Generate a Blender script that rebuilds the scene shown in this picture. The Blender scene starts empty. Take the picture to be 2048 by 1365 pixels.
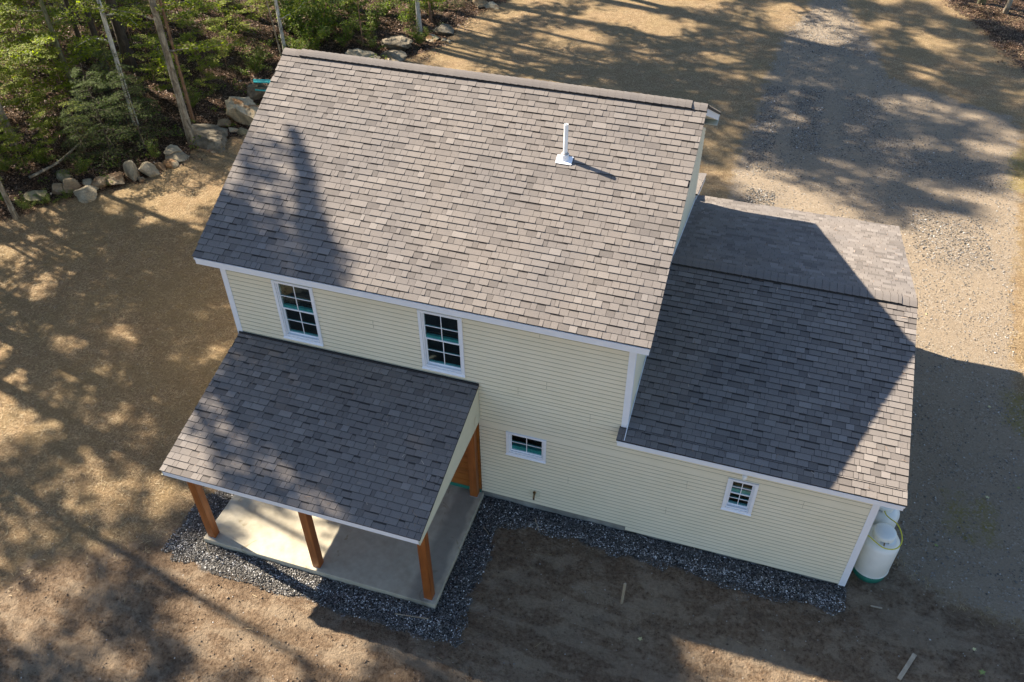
import bpy, math, random
import numpy as np
from mathutils import Vector, Matrix
R = math.radians
S = bpy.context.scene
COL = S.collection

# ------------------------------------------------------------------ camera
CAM = np.array([9.4089, -10.9099, 14.8409]); YAW, PITCH, ROLL, FPX = -0.3162, -0.7245, -0.0092, 1720.8
_f = np.array([math.sin(YAW)*math.cos(PITCH), math.cos(YAW)*math.cos(PITCH), math.sin(PITCH)])
_r = np.array([math.cos(YAW), -math.sin(YAW), 0.0]); _u = np.cross(_r, _f)
CR = math.cos(ROLL)*_r + math.sin(ROLL)*_u; CU = -math.sin(ROLL)*_r + math.cos(ROLL)*_u
cd = bpy.data.cameras.new('camera'); cam = bpy.data.objects.new('camera', cd); COL.objects.link(cam)
cam.matrix_world = Matrix([[CR[0], CU[0], -_f[0], CAM[0]], [CR[1], CU[1], -_f[1], CAM[1]], [CR[2], CU[2], -_f[2], CAM[2]], [0, 0, 0, 1]])
cd.sensor_width = 36; cd.lens = FPX/2048*36; cd.clip_end = 1000
S.camera = cam

# ------------------------------------------------------------------ sky, sun, exposure
SUN_EL, SUN_ROT = 38.6, 283.0
w = bpy.data.worlds.new('World'); S.world = w; w.use_nodes = True
sk = w.node_tree.nodes.new('ShaderNodeTexSky'); sk.sky_type = 'NISHITA'; sk.sun_disc = False
sk.sun_elevation = R(SUN_EL); sk.sun_rotation = R(SUN_ROT); sk.air_density = 1.0; sk.dust_density = 0.6; sk.ozone_density = 2.6
w.node_tree.links.new(sk.outputs[0], w.node_tree.nodes['Background'].inputs[0])
w.node_tree.nodes['Background'].inputs[1].default_value = 0.068
ld = bpy.data.lights.new('sun', 'SUN'); ld.energy = 5.0; ld.angle = R(0.6); ld.color = (1.0, 0.89, 0.73)
lo = bpy.data.objects.new('sun', ld); COL.objects.link(lo)
SUND = Vector((0.762, -0.175, -0.624)).normalized()
lo.rotation_euler = SUND.to_track_quat('-Z', 'Y').to_euler(); lo.location = (-20, 5, 25)
S.view_settings.view_transform = 'Standard'; S.view_settings.look = 'None'; S.view_settings.gamma = 1
S.view_settings.exposure = 1.84

# ------------------------------------------------------------------ helpers
def tag(o, label=None, cat=None, group=None, kind=None):
    if label: o['label'] = label
    if cat: o['category'] = cat
    if group: o['group'] = group
    if kind: o['kind'] = kind
    return o
def empty(name, loc=(0, 0, 0), rz=0):
    o = bpy.data.objects.new(name, None); COL.objects.link(o); o.location = loc; o.rotation_euler = (0, 0, rz)
    o.empty_display_size = .3
    return o
class MB:
    def __init__(s): s.v = []; s.f = []; s.m = []; s.t = []
    def face(s, pts, m=0, t=0.0):
        n = len(s.v); s.v += [tuple(p) for p in pts]; s.f.append(tuple(range(n, n+len(pts)))); s.m.append(m); s.t.append(t)
    def box(s, a, b, m=0, t=0.0):
        x0, y0, z0 = [min(p, q) for p, q in zip(a, b)]; x1, y1, z1 = [max(p, q) for p, q in zip(a, b)]
        s.hexa([(x0,y0,z0),(x1,y0,z0),(x1,y1,z0),(x0,y1,z0),(x0,y0,z1),(x1,y0,z1),(x1,y1,z1),(x0,y1,z1)], m, t)
    def hexa(s, c, m=0, t=0.0):
        n = len(s.v); s.v += [tuple(p) for p in c]
        for q in ((0,3,2,1),(4,5,6,7),(0,1,5,4),(1,2,6,5),(2,3,7,6),(3,0,4,7)):
            s.f.append(tuple(n+i for i in q)); s.m.append(m); s.t.append(t)
    def prism(s, pts, d, m=0, t=0.0):
        """polygon pts (3D, planar) extruded by vector d"""
        n = len(s.v); k = len(pts); d = Vector(d)
        s.v += [tuple(p) for p in pts]; s.v += [tuple(Vector(p)+d) for p in pts]
        s.f.append(tuple(range(n+k-1, n-1, -1))); s.f.append(tuple(range(n+k, n+2*k))); s.m += [m, m]; s.t += [t, t]
        for i in range(k):
            j = (i+1) % k; s.f.append((n+i, n+j, n+k+j, n+k+i)); s.m.append(m); s.t.append(t)
    def tube(s, path, rad, seg=8, m=0, t=0.0, cap=True):
        n = len(s.v); P = [Vector(p) for p in path]; K = len(P)
        for i, p in enumerate(P):
            d = (P[min(i+1, K-1)]-P[max(i-1, 0)]).normalized()
            a = d.orthogonal() if i == 0 else (a - d*a.dot(d)).normalized()
            a = a.normalized(); b = d.cross(a); r = rad[i] if hasattr(rad, '__len__') else rad
            for j in range(seg):
                an = 2*math.pi*j/seg; s.v.append(tuple(p + (a*math.cos(an)+b*math.sin(an))*r))
        for i in range(K-1):
            for j in range(seg):
                k = (j+1) % seg; s.f.append((n+i*seg+j, n+i*seg+k, n+(i+1)*seg+k, n+(i+1)*seg+j)); s.m.append(m); s.t.append(t)
        if cap:
            s.f.append(tuple(n+j for j in reversed(range(seg)))); s.f.append(tuple(n+(K-1)*seg+j for j in range(seg))); s.m += [m, m]; s.t += [t, t]
    def lathe(s, prof, seg=32, c=(0, 0), m=0, t=0.0):
        n = len(s.v)
        for r, z in prof:
            for j in range(seg):
                an = 2*math.pi*j/seg; s.v.append((c[0]+r*math.cos(an), c[1]+r*math.sin(an), z))
        for i in range(len(prof)-1):
            for j in range(seg):
                k = (j+1) % seg; s.f.append((n+i*seg+j, n+i*seg+k, n+(i+1)*seg+k, n+(i+1)*seg+j)); s.m.append(m); s.t.append(t)
        s.f.append(tuple(n+(len(prof)-1)*seg+j for j in range(seg))); s.m.append(m); s.t.append(t)
    def build(s, name, mats, parent=None, smooth=False, loc=None, bevel=0):
        me = bpy.data.meshes.new(name); me.from_pydata(s.v, [], s.f)
        for mt in (mats if isinstance(mats, (list, tuple)) else [mats]): me.materials.append(mt)
        me.polygons.foreach_set('material_index', s.m)
        a = me.attributes.new('tone', 'FLOAT', 'FACE'); a.data.foreach_set('value', s.t)
        if smooth: me.polygons.foreach_set('use_smooth', [True]*len(s.f))
        me.update()
        o = bpy.data.objects.new(name, me); COL.objects.link(o)
        if loc: o.location = loc
        if parent: o.parent = parent
        if bevel:
            b = o.modifiers.new('bevel', 'BEVEL'); b.width = bevel; b.segments = 2; b.limit_method = 'ANGLE'
        return o
def np_mesh(name, V, F, mat, attrs=None, fattrs=None, smooth=False, parent=None):
    """V (n,3) float, F (k,m) int arrays -> one mesh object"""
    me = bpy.data.meshes.new(name); n, m = F.shape
    me.vertices.add(len(V)); me.vertices.foreach_set('co', V.astype(np.float32).ravel())
    me.loops.add(n*m); me.loops.foreach_set('vertex_index', F.astype(np.int32).ravel())
    me.polygons.add(n); me.polygons.foreach_set('loop_start', np.arange(0, n*m, m, dtype=np.int32))
    if attrs:
        for k, a in attrs.items():
            at = me.attributes.new(k, 'FLOAT', 'POINT'); at.data.foreach_set('value', a.astype(np.float32).ravel())
    if fattrs:
        for k, a in fattrs.items():
            at = me.attributes.new(k, 'FLOAT', 'FACE'); at.data.foreach_set('value', a.astype(np.float32).ravel())
    me.update(calc_edges=True); me.validate()
    if smooth: me.polygons.foreach_set('use_smooth', [True]*n)
    me.materials.append(mat)
    o = bpy.data.objects.new(name, me); COL.objects.link(o)
    if parent: o.parent = parent
    return o

# --- noise in numpy
def _hash(ix, iy, seed):
    h = (ix.astype(np.int64)*374761393 + iy.astype(np.int64)*668265263 + seed*1442695041) & 0xffffffff
    h = ((h ^ (h >> 13))*1274126177) & 0xffffffff
    return ((h ^ (h >> 16)) & 0xffff)/65535.0
def vnoise(x, y, seed=0):
    ix = np.floor(x); iy = np.floor(y); fx = x-ix; fy = y-iy; fx = fx*fx*(3-2*fx); fy = fy*fy*(3-2*fy)
    a = _hash(ix, iy, seed); b = _hash(ix+1, iy, seed); c = _hash(ix, iy+1, seed); d = _hash(ix+1, iy+1, seed)
    return (a*(1-fx)+b*fx)*(1-fy) + (c*(1-fx)+d*fx)*fy
def fbm(x, y, seed=0, o=4):
    s = 0; a = .5; t = 0
    for i in range(o): s = s + a*vnoise(x*2**i+i*17.3, y*2**i-i*9.1, seed+i); t += a; a *= .5
    return s/t-.5
def sstep(a, b, x):
    t = np.clip((x-a)/(b-a), 0, 1); return t*t*(3-2*t)
def sdf(poly, X, Y):
    """signed distance, positive inside"""
    P = np.array(poly); d = np.full(X.shape, 1e9); ins = np.zeros(X.shape, bool); n = len(P)
    for i in range(n):
        a = P[i]; b = P[(i+1) % n]; e = b-a; px = X-a[0]; py = Y-a[1]
        t = np.clip((px*e[0]+py*e[1])/(e@e+1e-12), 0, 1); d = np.minimum(d, (px-t*e[0])**2+(py-t*e[1])**2)
        c = ((a[1] > Y) != (b[1] > Y)); xi = a[0]+(Y-a[1])*e[0]/(e[1] if abs(e[1]) > 1e-9 else 1e-9)
        ins ^= c & (X < xi)
    d = np.sqrt(d); return np.where(ins, d, -d)

# --- shader helpers
def new_mat(name):
    m = bpy.data.materials.new(name); m.use_nodes = True; nt = m.node_tree
    return m, nt, nt.nodes['Principled BSDF']
def N(nt, typ, **kw):
    n = nt.nodes.new(typ)
    for k, v in kw.items():
        if isinstance(k, str) and hasattr(n, k): setattr(n, k, v)
    return n
def setin(n, **kw):
    for k, v in kw.items(): n.inputs[k.replace('_', ' ')].default_value = v
def noise(nt, vec, scale, detail=4, rough=.55, dist=0):
    n = nt.nodes.new('ShaderNodeTexNoise'); n.inputs['Scale'].default_value = scale; n.inputs['Detail'].default_value = detail
    n.inputs['Roughness'].default_value = rough; n.inputs['Distortion'].default_value = dist
    if vec is not None: nt.links.new(vec, n.inputs['Vector'])
    return n.outputs['Fac']
def ramp(nt, fac, stops):
    r = nt.nodes.new('ShaderNodeValToRGB'); e = r.color_ramp.elements
    while len(e) > 1: e.remove(e[-1])
    e[0].position = stops[0][0]; e[0].color = (*stops[0][1], 1)
    for p, c in stops[1:]:
        k = e.new(p); k.color = (*c, 1)
    nt.links.new(fac, r.inputs[0]); return r.outputs[0]
def mixc(nt, fac, a, b, mode='MIX'):
    m = nt.nodes.new('ShaderNodeMix'); m.data_type = 'RGBA'; m.blend_type = mode
    for s, i in ((fac, 0), (a, 6), (b, 7)):
        if isinstance(s, (int, float)): m.inputs[i].default_value = s
        elif isinstance(s, tuple): m.inputs[i].default_value = (*s, 1)
        else: nt.links.new(s, m.inputs[i])
    return m.outputs[2]
def math_(nt, op, a, b=None, c=None, clamp=False):
    m = nt.nodes.new('ShaderNodeMath'); m.operation = op; m.use_clamp = clamp
    for i, s in enumerate((a, b, c)):
        if s is None: continue
        if isinstance(s, (int, float)): m.inputs[i].default_value = s
        else: nt.links.new(s, m.inputs[i])
    return m.outputs[0]
def attr(nt, name):
    a = nt.nodes.new('ShaderNodeAttribute'); a.attribute_name = name; return a.outputs['Fac']
def mrange(nt, v, a, b, c=0., d=1., smooth=True):
    m = nt.nodes.new('ShaderNodeMapRange'); m.interpolation_type = 'SMOOTHSTEP' if smooth else 'LINEAR'
    nt.links.new(v, m.inputs[0]); m.inputs[1].default_value = a; m.inputs[2].default_value = b; m.inputs[3].default_value = c; m.inputs[4].default_value = d
    return m.outputs[0]
def bump(nt, bsdf, h, strength=.3, dist=.01):
    b = nt.nodes.new('ShaderNodeBump'); b.inputs['Strength'].default_value = strength; b.inputs['Distance'].default_value = dist
    nt.links.new(h, b.inputs['Height']); nt.links.new(b.outputs[0], bsdf.inputs['Normal'])
def objco(nt, world=False):
    if world:
        g = nt.nodes.new('ShaderNodeNewGeometry'); return g.outputs['Position']
    t = nt.nodes.new('ShaderNodeTexCoord'); return t.outputs['Object']
def simple(name, col, rough=.6, var=.12, nscale=6, bumps=0, bscale=60, metal=0, spec=.5):
    m, nt, b = new_mat(name); co = objco(nt, True)
    n = noise(nt, co, nscale, 5)
    lo_ = tuple(c*(1-var) for c in col); hi = tuple(min(1, c*(1+var)) for c in col)
    nt.links.new(ramp(nt, n, [(.3, lo_), (.7, hi)]), b.inputs['Base Color'])
    b.inputs['Roughness'].default_value = rough; b.inputs['Metallic'].default_value = metal; b.inputs['Specular IOR Level'].default_value = spec
    if bumps: bump(nt, b, noise(nt, co, bscale, 3), bumps, .01)
    return m

# ------------------------------------------------------------------ materials
def shingle_mat():
    m, nt, b = new_mat('asphalt_shingle'); co = objco(nt, True); t = attr(nt, 'tone')
    base = ramp(nt, t, [(0, (.030, .026, .024)), (.18, (.124, .109, .099)), (.45, (.165, .145, .131)), (.7, (.180, .159, .144)), (1, (.218, .194, .176))])
    g = noise(nt, co, 190, 2, .8); g2 = noise(nt, co, 60, 2, .7)
    gr = ramp(nt, g, [(.3, (.7, .7, .71)), (.5, (.97, .97, .97)), (.72, (1.38, 1.36, 1.34))])
    big = ramp(nt, noise(nt, co, .8, 3), [(.3, (.90, .91, .93)), (.7, (1.08, 1.06, 1.03))])
    c = mixc(nt, 1.0, base, gr, 'MULTIPLY'); c = mixc(nt, 1.0, c, big, 'MULTIPLY')
    nt.links.new(c, b.inputs['Base Color']); b.inputs['Roughness'].default_value = .93; b.inputs['Specular IOR Level'].default_value = .25
    bump(nt, b, math_(nt, 'ADD', g, g2), .5, .006); return m
M_SH = shingle_mat()
M_SHEDGE = simple('shingle_cut_edge', (.022, .020, .019), .95)
def siding_mat():
    m, nt, b = new_mat('vinyl_siding'); co = objco(nt, True)
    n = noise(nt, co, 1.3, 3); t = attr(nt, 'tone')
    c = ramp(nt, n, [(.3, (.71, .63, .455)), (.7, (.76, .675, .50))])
    c = mixc(nt, t, c, (.30, .27, .18))  # tone blends to a dark tint: painted lap shade, and panel seams
    mp = nt.nodes.new('ShaderNodeMapping'); mp.inputs['Scale'].default_value = (.6, .6, 26); nt.links.new(co, mp.inputs[0])
    gr = noise(nt, mp.outputs[0], 8, 4)
    c = mixc(nt, .08, c, ramp(nt, gr, [(.35, (.3, .27, .18)), (.65, (.9, .84, .6))]))
    nt.links.new(c, b.inputs['Base Color']); b.inputs['Roughness'].default_value = .5; b.inputs['Specular IOR Level'].default_value = .35
    bump(nt, b, gr, .12, .004); return m
M_SID = siding_mat()
M_WHITE = simple('white_trim', (.74, .74, .75), .45, .03)
M_WHITE2 = simple('white_vinyl', (.80, .80, .82), .4, .03)
M_SOFF = simple('soffit_cream', (.66, .64, .52), .5, .04)
M_CREAM = simple('cream_panel', (.64, .60, .43), .5, .04)
def wood_mat(name, a, b_, stretch):
    m, nt, b = new_mat(name); co = objco(nt, True)
    mp = nt.nodes.new('ShaderNodeMapping'); mp.inputs['Scale'].default_value = stretch; nt.links.new(co, mp.inputs[0])
    n = noise(nt, mp.outputs[0], 9, 6, .6, .8); k = noise(nt, co, 3.1, 3)
    c = ramp(nt, n, [(.28, a), (.5, tuple((p+q)/2 for p, q in zip(a, b_))), (.72, b_)])
    v = nt.nodes.new('ShaderNodeTexVoronoi'); v.inputs['Scale'].default_value = 2.3; nt.links.new(co, v.inputs[0])
    c = mixc(nt, mrange(nt, v.outputs['Distance'], .03, .09, .75, 0.), c, (.05, .015, .004))
    c = mixc(nt, mrange(nt, k, .35, .65, 0., .35), c, a)
    nt.links.new(c, b.inputs['Base Color']); b.inputs['Roughness'].default_value = .45; bump(nt, b, n, .25, .004); return m
M_POST = wood_mat('stained_cedar', (.17, .045, .008), (.36, .115, .022), (1, 1, .09))
M_PLANK = wood_mat('stained_plank', (.22, .065, .010), (.40, .135, .022), (.12, 1, 1))
M_RAWWOOD = wood_mat('weathered_wood', (.26, .20, .13), (.45, .37, .26), (1, 1, .2))
def concrete():
    m, nt, b = new_mat('poured_concrete'); co = objco(nt, True)
    n = noise(nt, co, .9, 5, .6); n2 = noise(nt, co, 7, 5); n3 = noise(nt, co, 90, 2)
    c = ramp(nt, n, [(.3, (.29, .245, .17)), (.48, (.39, .345, .255)), (.7, (.47, .42, .32))])
    c = mixc(nt, .5, c, ramp(nt, n2, [(.3, (.30, .26, .185)), (.7, (.48, .43, .325))]))
    v = noise(nt, co, 1.9, 3, .5, 1.5); c = mixc(nt, mrange(nt, v, .66, .70, 0, .55), c, (.20, .155, .07))
    # darker band along the open edge of the slab
    sp = nt.nodes.new('ShaderNodeSeparateXYZ'); nt.links.new(co, sp.inputs[0])
    dj = math_(nt, 'ADD', sp.outputs[0], math_(nt, 'MULTIPLY', math_(nt, 'SUBTRACT', noise(nt, co, 1.2, 3), .5), .35))
    dm = math_(nt, 'MULTIPLY', mrange(nt, dj, 4.55, 4.72, 0, 1), mrange(nt, dj, 5.0, 5.1, 1, 0))
    c = mixc(nt, math_(nt, 'MULTIPLY', dm, .55), c, (.13, .125, .105))
    nt.links.new(c, b.inputs['Base Color']); b.inputs['Roughness'].default_value = .8; bump(nt, b, math_(nt, 'ADD', n2, n3), .15, .005); return m
M_CONC = concrete()
M_FOUND = simple('foundation_concrete', (.22, .21, .18), .9, .35, 3, .3)
M_TEAL = simple('teal_glass_tint', (.06, .34, .31), .5, .3, 9)
M_TEALB = simple('teal_foam_board', (.02, .38, .38), .55, .1, 4)
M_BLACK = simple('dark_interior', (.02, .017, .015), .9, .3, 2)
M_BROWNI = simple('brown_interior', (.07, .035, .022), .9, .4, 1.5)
def glass():
    m, nt, b = new_mat('window_glass')
    out = nt.nodes['Material Output']; gl = nt.nodes.new('ShaderNodeBsdfGlossy'); gl.inputs['Roughness'].default_value = .03; gl.inputs['Color'].default_value = (.8, .95, .95, 1)
    tr = nt.nodes.new('ShaderNodeBsdfTransparent'); tr.inputs['Color'].default_value = (.80, .90, .90, 1)
    fr = nt.nodes.new('ShaderNodeFresnel'); geo = nt.nodes.new('ShaderNodeNewGeometry'); nt.links.new(mrange(nt, geo.outputs['Backfacing'], 0, 1, 1.5, 1/1.5, False), fr.inputs['IOR'])
    mx = nt.nodes.new('ShaderNodeMixShader'); nt.links.new(fr.outputs[0], mx.inputs[0]); nt.links.new(tr.outputs[0], mx.inputs[1]); nt.links.new(gl.outputs[0], mx.inputs[2])
    nt.links.new(mx.outputs[0], out.inputs['Surface']); return m
M_GLASS = glass()
M_BRASS = simple('weathered_brass', (.16, .10, .045), .4, .2, 20, 0, metal=.8)
M_PVC = simple('white_pvc', (.82, .82, .80), .35, .03)
M_LEAD = simple('grey_rubber_boot', (.35, .34, .33), .6, .15, 20)
M_TANK = simple('painted_steel_white', (.72, .72, .66), .38, .04, 4)
M_TGREEN = simple('green_base_paint', (.015, .16, .11), .6, .2, 6)
M_HOSE = simple('yellow_hose', (.55, .50, .03), .45, .08)
def rock_mat(name, cols, stain=None):
    m, nt, b = new_mat(name); co = objco(nt, True)
    n = noise(nt, co, 2.6, 7, .65, .4); n2 = noise(nt, co, 24, 4, .7)
    c = ramp(nt, n, [(.30, cols[0]), (.48, cols[1]), (.68, cols[2])])
    c = mixc(nt, .35, c, ramp(nt, n2, [(.3, tuple(x*.4 for x in cols[0])), (.7, cols[2])]))
    if stain: c = mixc(nt, mrange(nt, noise(nt, co, 1.7, 3, .5), .52, .60, 0, .8), c, stain)
    nt.links.new(c, b.inputs['Base Color']); b.inputs['Roughness'].default_value = .9; bump(nt, b, math_(nt, 'ADD', n, n2), .7, .03); return m
ROCK = dict(grey=rock_mat('grey_granite', [(.13, .105, .068), (.30, .245, .16), (.48, .41, .29)]),
            tan=rock_mat('tan_granite', [(.22, .17, .10), (.36, .29, .185), (.48, .41, .29)], (.23, .10, .025)),
            brown=rock_mat('brown_fieldstone', [(.10, .065, .035), (.21, .15, .085), (.36, .275, .175)], (.13, .07, .03)),
            dark=rock_mat('dark_lichened_rock', [(.035, .028, .019), (.11, .087, .055), (.32, .27, .195)]),
            moss=rock_mat('mossy_stone', [(.07, .065, .028), (.17, .145, .075), (.33, .28, .18)], (.05, .075, .015)))
def bark_mat(name, a, b_, c_, patch=None):
    m, nt, b = new_mat(name); co = objco(nt, True)
    mp = nt.nodes.new('ShaderNodeMapping'); mp.inputs['Scale'].default_value = (1, 1, .35); nt.links.new(co, mp.inputs[0])
    n = noise(nt, mp.outputs[0], 9, 6, .7, .6)
    c = ramp(nt, n, [(.32, a), (.5, b_), (.66, c_)])
    if patch: c = mixc(nt, mrange(nt, noise(nt, co, 5, 4, .6), .5, .6, 0, .8), c, patch)
    nt.links.new(c, b.inputs['Base Color']); b.inputs['Roughness'].default_value = .9; bump(nt, b, n, .8, .03); return m
BARK = dict(grey=bark_mat('grey_bark', (.06, .045, .03), (.19, .16, .115), (.38, .34, .26)),
            birch=bark_mat('white_birch_bark', (.10, .09, .07), (.42, .40, .35), (.62, .60, .54)),
            dark=bark_mat('dark_conifer_bark', (.02, .014, .009), (.05, .036, .024), (.09, .07, .045)),
            moss=bark_mat('mossy_bark', (.05, .04, .02), (.13, .12, .065), (.25, .24, .16), (.10, .12, .04)),
            brown=bark_mat('reddish_bark', (.08, .04, .02), (.20, .11, .06), (.32, .20, .12)))
def leaf_mat(name, cols, trans=.45, rough=.5):
    m, nt, b = new_mat(name); t = attr(nt, 'tone')
    c = ramp(nt, t, [(0, cols[0]), (.5, cols[1]), (.92, cols[2]), (1, cols[3])])
    nt.links.new(c, b.inputs['Base Color']); b.inputs['Roughness'].default_value = rough
    tr = nt.nodes.new('ShaderNodeBsdfTranslucent'); nt.links.new(mixc(nt, 1.0, c, (1.5, 1.6, .7), 'MULTIPLY'), tr.inputs['Color'])
    mx = nt.nodes.new('ShaderNodeMixShader'); mx.inputs[0].default_value = trans
    nt.links.new(b.outputs[0], mx.inputs[1]); nt.links.new(tr.outputs[0], mx.inputs[2])
    nt.links.new(mx.outputs[0], nt.nodes['Material Output'].inputs['Surface']); return m
LEAF = dict(maple=leaf_mat('bright_maple_leaf', [(.065, .090, .006), (.17, .21, .008), (.28, .32, .012), (.42, .34, .03)], .5, .7),
            shrub=leaf_mat('shrub_leaf', [(.040, .070, .008), (.10, .145, .012), (.18, .23, .02), (.34, .16, .02)], .45, .7),
            hemlock=leaf_mat('hemlock_needle', [(.020, .034, .006), (.055, .085, .012), (.11, .15, .028), (.27, .31, .13)], .3, .85),
            canopy=leaf_mat('canopy_leaf', [(.03, .06, .01), (.06, .10, .015), (.09, .14, .02), (.14, .15, .02)], .35),
            litter=leaf_mat('dry_leaf', [(.035, .018, .010), (.11, .055, .030), (.30, .18, .11), (.58, .46, .36)], .15, .6))

# ------------------------------------------------------------------ ground
DRIVE = [(10.16,41.3),(10.22,30.6),(9.39,27.48),(9.04,23.72),(8.96,19.43),(8.66,16.4),(8.64,13.6),(9.3,12.4),(9.3,8.2),(12.6,8.0),(12.6,2.34),(13.4,1.13),(14.3,.44),(15.11,.25),(15.88,.15),(18.1,.5),(19.42,7.5),(16.42,6.56),(16.53,8.46),(16.72,10.65),(17.11,13.22),(17.49,16.17),(17.58,18.47),(18.1,20.77),(17.75,22.12),(16.18,22.85),(13.5,24.35),(13.15,27.01),(11.74,31.76),(11.19,41.64)]
FOREST_L = [(-90,-60),(-14,-40),(-14.5,-4),(-15.6,1.44),(-12.27,5.16),(-12.0,5.9),(-11.45,7.09),(-10.63,7.75),(-9.84,8.76),(-9.3,10.3),(-9.22,11.31),(-7.93,13.15),(-8.3,15.56),(-7.7,19.3),(-5.44,20.03),(-4.41,21.92),(-4.47,23.87),(-4.1,26.12),(-3.39,27.62),(-2,40),(0,90),(-90,90)]
FOREST_R = [(15.9,33.9),(16.4,32.3),(17.4,30.46),(17.77,28.89),(18.3,27.6),(18.9,25.9),(22.08,20.91),(24,5),(26,-40),(90,-40),(90,90),(15,90),(15.5,41)]
DIRT = [(-6,-9),(-4.5,-6.4),(-3.22,-4.95),(-3.06,-4.29),(-2.43,-4.03),(-1.86,-3.66),(-.77,-3.0),(-.35,-1.99),(1.5,-1.0),(5.1,.3),(8.14,.3),(12.64,.3),(12.8,1.3),(13.57,1.0),(14.15,.8),(14.6,.3),(15.11,.2),(15.88,.1),(18.1,.5),(24,0),(24,-25),(-10,-25)]
GRAVEL = [(-.30,.3),(-.35,-1.46),(-.50,-1.89),(-.66,-2.49),(-.62,-3.26),(.55,-3.42),(1.47,-3.44),(2.78,-3.42),(4.09,-3.48),(5.0,-3.46),(5.59,-3.42),(5.72,-3.23),(5.69,-2.49),(5.78,-1.51),(5.65,-.78),(5.74,-.56),(6.34,-.45),(7.32,-.50),(8.28,-.56),(8.89,-.53),(9.9,-.58),(10.88,-.59),(11.82,-.56),(12.38,-.55),(12.66,-.17),(12.62,.2),(5.1,.2),(5.1,-2.8),(.15,-2.8),(.15,.3)]
STONEP = [[(12.0,22.4),(12.92,22.0),(13.3,20.08),(13.9,18.9),(14.57,18.4),(15.52,18.1),(16.44,17.9),(17.1,17.12),(16.4,16.7),(14.8,16.9),(13.3,17.4),(12.5,18.6),(12.0,20.2)],
          [(10.3,22.4),(11.1,22.2),(11.0,19.0),(11.3,17.4),(10.4,17.9)], [(9.84,29.99),(11.61,28.9),(13.1,27.0),(13.0,25.8),(11.2,26.4),(9.4,27.4)],
          [(9.1,22.0),(9.8,22.2),(9.6,17.5),(9.0,15.5)], [(9.2,14.4),(10.1,14.2),(10.0,12.6),(9.4,12.4)], [(14.2,14.6),(15.2,14.2),(16.4,12.4),(15.6,11.8),(14.4,13.2)]]
MOSS = [[(17.6,7.2),(16.1,6.7),(16.1,5.6),(16.6,5.0),(17.8,4.5)], [(14.65,3.1),(15.0,3.0),(15.02,1.9),(14.68,2.0)], [(15.3,3.0),(15.6,2.8),(15.5,1.9),(15.25,2.1)], [(17.98,19.7),(17.4,18.9),(17.2,16.8),(17.7,16.5),(18.4,17)]]
def axis(segs):
    out = []
    for a, b, st in segs: out += list(np.arange(a, b, st))
    return np.array(out+[segs[-1][1]])
gx = axis([(-160,-60,10),(-60,-30,2.5),(-30,-14,.28),(-14,-4,.13),(-4,16.5,.065),(16.5,22,.2),(22,40,1.5),(40,160,10)])
gy = axis([(-160,-40,10),(-40,-10,2),(-10,-7,.4),(-7,.6,.065),(.6,8,.14),(8,20,.11),(20,34,.16),(34,60,2),(60,200,12)])
GX, GY = np.meshgrid(gx, gy, indexing='ij')
s_for = np.maximum(sdf(FOREST_L, GX, GY), sdf(FOREST_R, GX, GY)); s_dir = sdf(DIRT, GX, GY); s_drv = sdf(DRIVE, GX, GY); s_grv = sdf(GRAVEL, GX, GY)
s_stn = np.maximum.reduce([sdf(p, GX, GY) for p in STONEP]); s_mos = np.maximum.reduce([sdf(p, GX, GY) for p in MOSS])
def base_h(X, Y):
    k = sstep(5.2, 8.5, X)*sstep(-.75, -2.6, Y)*.40 + sstep(-3.5, -8, Y)*.12
    rise = sstep(-9, -26, X)*2.2*sstep(-3, 6, Y) + sstep(26, 60, Y)*1.5
    return .05 - k + fbm(X*.25, Y*.25, 3, 3)*.10*sstep(1.0, 3.5, np.maximum(np.maximum(-X, X-13), np.maximum(Y-8.5, -Y-3.2))) + rise
H = base_h(GX, GY)
fn = fbm(GX*2.6, GY*2.6, 11, 4); ff = fbm(GX*9, GY*9, 21, 2)
mdirt = sstep(-.15, .3, s_dir)*(1-sstep(-.1, .2, s_drv)); mfor = sstep(-.1, .6, s_for); mdrv = sstep(-.1, .3, s_drv)
mstraw = np.clip(1-mdirt-mfor-mdrv, 0, 1)
H = H + mdirt*(fn*.085+ff*.050) + mfor*(fbm(GX*1.2, GY*1.2, 31, 4)*.35+ff*.04) + mstraw*(fn*.035+ff*.018) + mdrv*(fn*.018+ff*.010)
# footprints / tyre-cleat marks pressed in the soil, wheel ruts along the drive
rg = np.random.RandomState(5)
for _ in range(170):
    cx, cy, an = rg.uniform(-2.5, 16), rg.uniform(-5.6, -.8), rg.uniform(0, 3.14); L, W_ = rg.uniform(.07, .2), rg.uniform(.03, .08)
    dx = GX-cx; dy = GY-cy; u_ = dx*math.cos(an)+dy*math.sin(an); v_ = -dx*math.sin(an)+dy*math.cos(an); e = np.exp(-(u_/L)**2-(v_/W_)**2)
    H = H + mdirt*e*rg.uniform(-.05, .03)
u_ = GX*.55+GY*.83; v_ = -GX*.83+GY*.55
H = H - mdirt*sstep(2.0, .5, GX)*sstep(-3.6, -4.2, GY)*np.exp(-((np.mod(v_+.35, 1.35)-.6)/.16)**2)*(.03+.014*np.sin(u_*34))
for xr in (10.75, 12.2): H = H - mdrv*np.exp(-((GX-xr-.15*np.sin(GY*.3))/.28)**2)*.02
H = np.where((GX > .15) & (GX < 12.5) & (GY > .12) & (GY < 7.9), -.15, H)
H = np.where((GX > .2) & (GX < 5.05) & (GY > -2.75) & (GY <= .12), -.10, H)
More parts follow.
